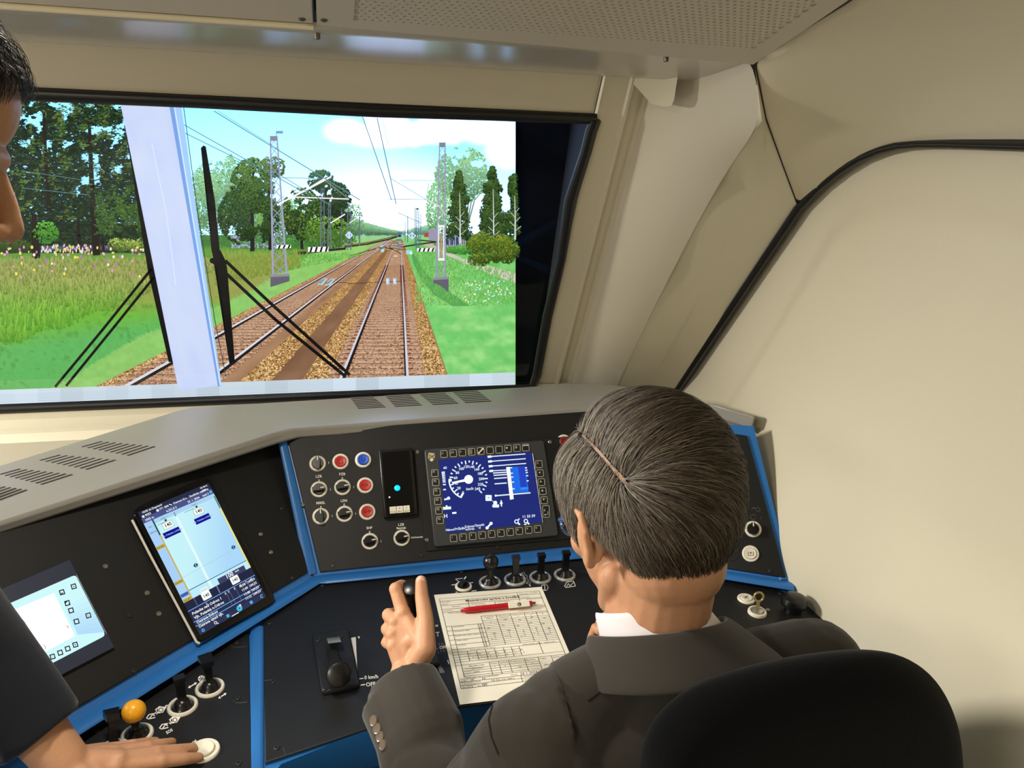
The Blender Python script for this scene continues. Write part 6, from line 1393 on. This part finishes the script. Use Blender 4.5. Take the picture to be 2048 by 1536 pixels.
def folds(co):
    out = np.zeros(len(co)); A, B_ = EL, WL; ax_ = (B_-A)/np.linalg.norm(B_-A)
    for i, p in enumerate(co):
        n1 = mnoise.noise(Vector(p)*14); out[i] = .0035*n1
        q = p-A; t = q @ ax_
        if p[0] < .22 and -.10 < t < .16:
            s_ = (p[0]-A[0])*1.0; u = t*30+s_*26+2.0*mnoise.noise(Vector(p)*9); r_ = math.sin(u); out[i] += .0085*(abs(r_)**.8*(1 if r_ > 0 else -1))*min(1, max(0, (.15-t)/.05))
        if p[1] < .68 and p[0] > .24: out[i] += .003*math.sin((p[2]*.7+p[0])*36+2*n1)*max(0, min(1, (1.06-p[2])*10))
    return out
jk = fuse(b, 'jacket', SUIT, drv, .0042, 5, folds)
band('jacket_collar', SUIT, [[ringp(a_, r*(1+.06*abs(math.cos(a_))), h-.035*max(0, math.sin(a_))-.0*abs(math.cos(a_))) for a_ in angs] for r, h in ((.069, -.03), (.0695, -.006), (.074, -.002), (.081, -.014), (.093, -.034), (.103, -.050), (.107, -.060))], .004, drv)
from mathutils.bvhtree import BVHTree
def on_mesh(o):
    T = BVHTree.FromPolygons([WM[o] @ v.co for v in o.data.vertices], [p.vertices[:] for p in o.data.polygons])
    def hit(x, y):
        d_ = ray(x, y); h = T.ray_cast(Vector(EYE), Vector(d_/np.linalg.norm(d_))); return (np.array(h[0]), np.array(h[1])) if h[0] is not None else (None, None)
    return hit
hit = on_mesh(jk)
for q in ((748, 1441), (755, 1457), (761, 1473), (767, 1490)):
    c, v = hit(*q)
    if c is None: continue
    b = MB(); b.lathe(c-v*.002, v, [(.0068, 0), (.0074, .0025), (.0068, .0042), (.005, .0036)], 18)
    b.build('sleeve_button', mat('horn_button', rgb(116, 104, 92), .2, spec=.8), drv)
for pts_ in ([(985, 1412), (978, 1440), (984, 1475), (1000, 1515)], [(1176, 1402), (1230, 1362), (1290, 1322), (1350, 1302)]):  # armhole seam, then a dark line painted for shade under the collar
    sp = [hit(*(np.array(pts_[i])*(1-k/6)+np.array(pts_[i+1])*k/6))[0] for i in range(len(pts_)-1) for k in range(6)]
    if all(x is not None for x in sp): b = MB(); b.tube(sp, .0014, 6); b.build('jacket_seam_and_shade', mat('seam_and_shade_dark', rgb(22, 20, 19), .9), drv)
b = MB()                                                     # trousers and shoes
for s in (-1, 1): chain(b, [V3(.37+s*.09, .62, .57), V3(.37+s*.1, 1.0, .575), V3(.37+s*.1, 1.03, .14)], [.092, .07, .058])
b.ball((.37, .6, .58), (.19, .15, .11)); fuse(b, 'trousers', TROUS, drv, .006, 4)
for s in (-1, 1): b = MB(); cap(b, V3(.37+s*.1, 1.02, .05), V3(.37+s*.1, 1.2, .045), .046, .04); b.build('shoe', BLK2, drv)

# ---- driver's seat
SEATM = mat('seat_fabric_black', rgb(11, 12, 15), .95, bump=.4, scale=500, sheen=.06, spec=.08)
st = empty('driver_chair', (.41, .5, 0), 'black fabric driver seat with rounded high backrest in the foreground', 'chair')
opx = [(1283, 1560), (1286, 1520), (1302, 1470), (1332, 1428), (1380, 1388), (1440, 1360), (1520, 1336), (1600, 1319), (1690, 1306), (1765, 1304), (1820, 1316), (1862, 1343), (1888, 1382), (1902, 1430), (1906, 1490), (1904, 1560)]
out_ = [PY(x, y, .485) for x, y in opx]; out_ += [V3(.62, .485, .85), V3(.60, .485, .55), V3(.23, .485, .55), V3(.205, .485, .85)]
cen = V3(.41, .485, .88)
rows = []
for dy, k in ((-.034, .0), (-.036, .5), (-.035, .86), (-.028, .945), (-.014, .985), (0, 1.0), (.012, .99), (.02, .96), (.022, .9), (.018, .5), (.016, 0.0)): rows.append([cen+(q-cen)*V3(max(k, .002), 1, max(k, .002))+V3(0, dy-(q[2]-cen[2])*.0, 0) for q in out_])
b = MB(); b.grid(rows, True); o = b.build('backrest', SEATM, st, auto=180); o.modifiers.new('s', 'SUBSURF').levels = 1; o.modifiers['s'].render_levels = 2
b = MB(); b.box((.38, .70, .455), np.eye(3), (.48, .46, .11)); b.build('seat_cushion', SEATM, st, bevel=.035, segs=4)
b = MB(); b.lathe((.38, .68, 0), (0, 0, 1), [(.24, 0), (.24, .03), (.07, .05), (.06, .39), (.16, .40)], 28); b.build('pedestal', BLK2, st)
b = MB(); b.box((.40, .465, .5), np.eye(3), (.12, .03, .2)); b.build('back_bracket', BLK2, st, bevel=.006)

# ---- the standing man at the left edge
man = empty('person', (-.62, .76, 0), 'standing man in dark navy jacket at the left edge, head bowed in profile', 'person')
fdir = V3(.90, .42, -.46); fdir /= np.linalg.norm(fdir)
nose = PD(49, 470, .67)
MH0 = Local((0, 0, 0), fdir); MH = Local(nose-(MH0.f*.1195+MH0.u*-.031), fdir)
b = MB(); head_parts(b, MH)
NB2 = V3(-.56, .72, 1.38); cap(b, MH(0, -.035, -.05), NB2, .056, .064)
SN, SS = V3(-.56, .93, 1.30), V3(-.63, .53, 1.31)
b.ball((-.62, .74, 1.18), (.1, .17, .17)); b.ball((-.63, .75, .98), (.1, .155, .16)); chain(b, [NB2, SN], [.055, .05]); chain(b, [NB2, SS], [.055, .05])
EM_, WMn = PD(-46, 1316, .97), PZ(128, 1524, .866)
chain(b, [SN, EM_, WMn], [.05, .042, .029]); chain(b, [SS, V3(-.76, .48, 1.02), V3(-.72, .58, .80)], [.05, .04, .03]); b.ball((-.70, .64, .76), (.03, .05, .05))
mq = [PZ(232, 1533, .846), PZ(238, 1519, .850), PZ(228, 1507, .847), PZ(208, 1500, .841)]        # index (nearest) .. little finger
pq = [PZ(322, 1522, .832), PZ(312, 1506, .834), PZ(294, 1496, .831), PZ(266, 1491, .826)]
dq = [PZ(368, 1518, .820), PZ(356, 1501, .820), PZ(326, 1489, .819), PZ(292, 1485, .816)]
tq = [PZ(398, 1515, .808), PZ(386, 1496, .808), PZ(344, 1485, .808), PZ(312, 1482, .807)]
hand(b, WMn, mq, pq, dq, tq, PZ(176, 1570, .85), PZ(232, 1586, .836), PZ(285, 1584, .824), PZ(322, 1576, .815))
for s in (-1, 1): chain(b, [V3(-.64, .75+s*.09, .92), V3(-.64, .75+s*.1, .5), V3(-.66, .75+s*.1, .08), V3(-.54, .75+s*.12, .05)], [.085, .06, .045, .035])
fuse(b, 'body', SKIN2, man, .003, 5); eyes(MH, man)
hl2 = ([-1, -.5, -.3, -.14, .15, .22, .34, .5, .7, 1], [-.085, -.08, -.05, .016, .026, -.01, .01, .07, .084, .09])
hair_obj(MH, man, [np.array([.0, -.06, .115]), np.array([.0, -.05, .115])], [rgb(12, 11, 11), rgb(20, 18, 17), rgb(30, 27, 25)], 7000, length=(.045, .03, .01), lift=.014, hl=hl2, side=None, swirl=.2, wid=.0013)
b = MB()
b.ball((-.63, .74, 1.17), (.13, .205, .19)); b.ball((-.64, .75, .97), (.125, .19, .18)); b.ball((-.64, .75, .82), (.13, .19, .1))
for S_ in (SN, SS): chain(b, [NB2-V3(.01, 0, .02), S_], [.07, .068])
chain(b, [SN, SN*.5+EM_*.5, EM_], [.074, .070, .064]); cap(b, EM_, EM_*.25+WMn*.75, .064, .052, 18, (0, 1)); chain(b, [SS, V3(-.76, .48, 1.02)], [.072, .064]); cap(b, V3(-.76, .48, 1.02), V3(-.73, .56, .84), .062, .05, 16, (0, 1))
fuse(b, 'jacket', SUITD, man, .006, 5, lambda co: np.array([.004*mnoise.noise(Vector(p)*12) for p in co]))
b = MB()
for s in (-1, 1): chain(b, [V3(-.64, .75+s*.09, .9), V3(-.64, .75+s*.1, .5), V3(-.66, .75+s*.1, .09)], [.105, .082, .065])
fuse(b, 'trousers', TROUS, man, .008, 3)
for s in (-1, 1): b = MB(); cap(b, V3(-.68, .75+s*.1, .05), V3(-.5, .75+s*.12, .045), .045, .04); b.build('shoe', BLK2, man)
b = MB(); rws = []
nA, nB = V3(0, 1, 0), V3(1, 0, .1)
b.grid([[NB2+V3(.01, 0, h)+nA*r*math.cos(a_)+nB*r*math.sin(a_) for a_ in np.linspace(0, 2*math.pi, 32)] for r, h in ((.066, -.03), (.066, .02), (.07, .022), (.08, -.01), (.09, -.04))]); b.build('shirt_collar', SHIRT, man)
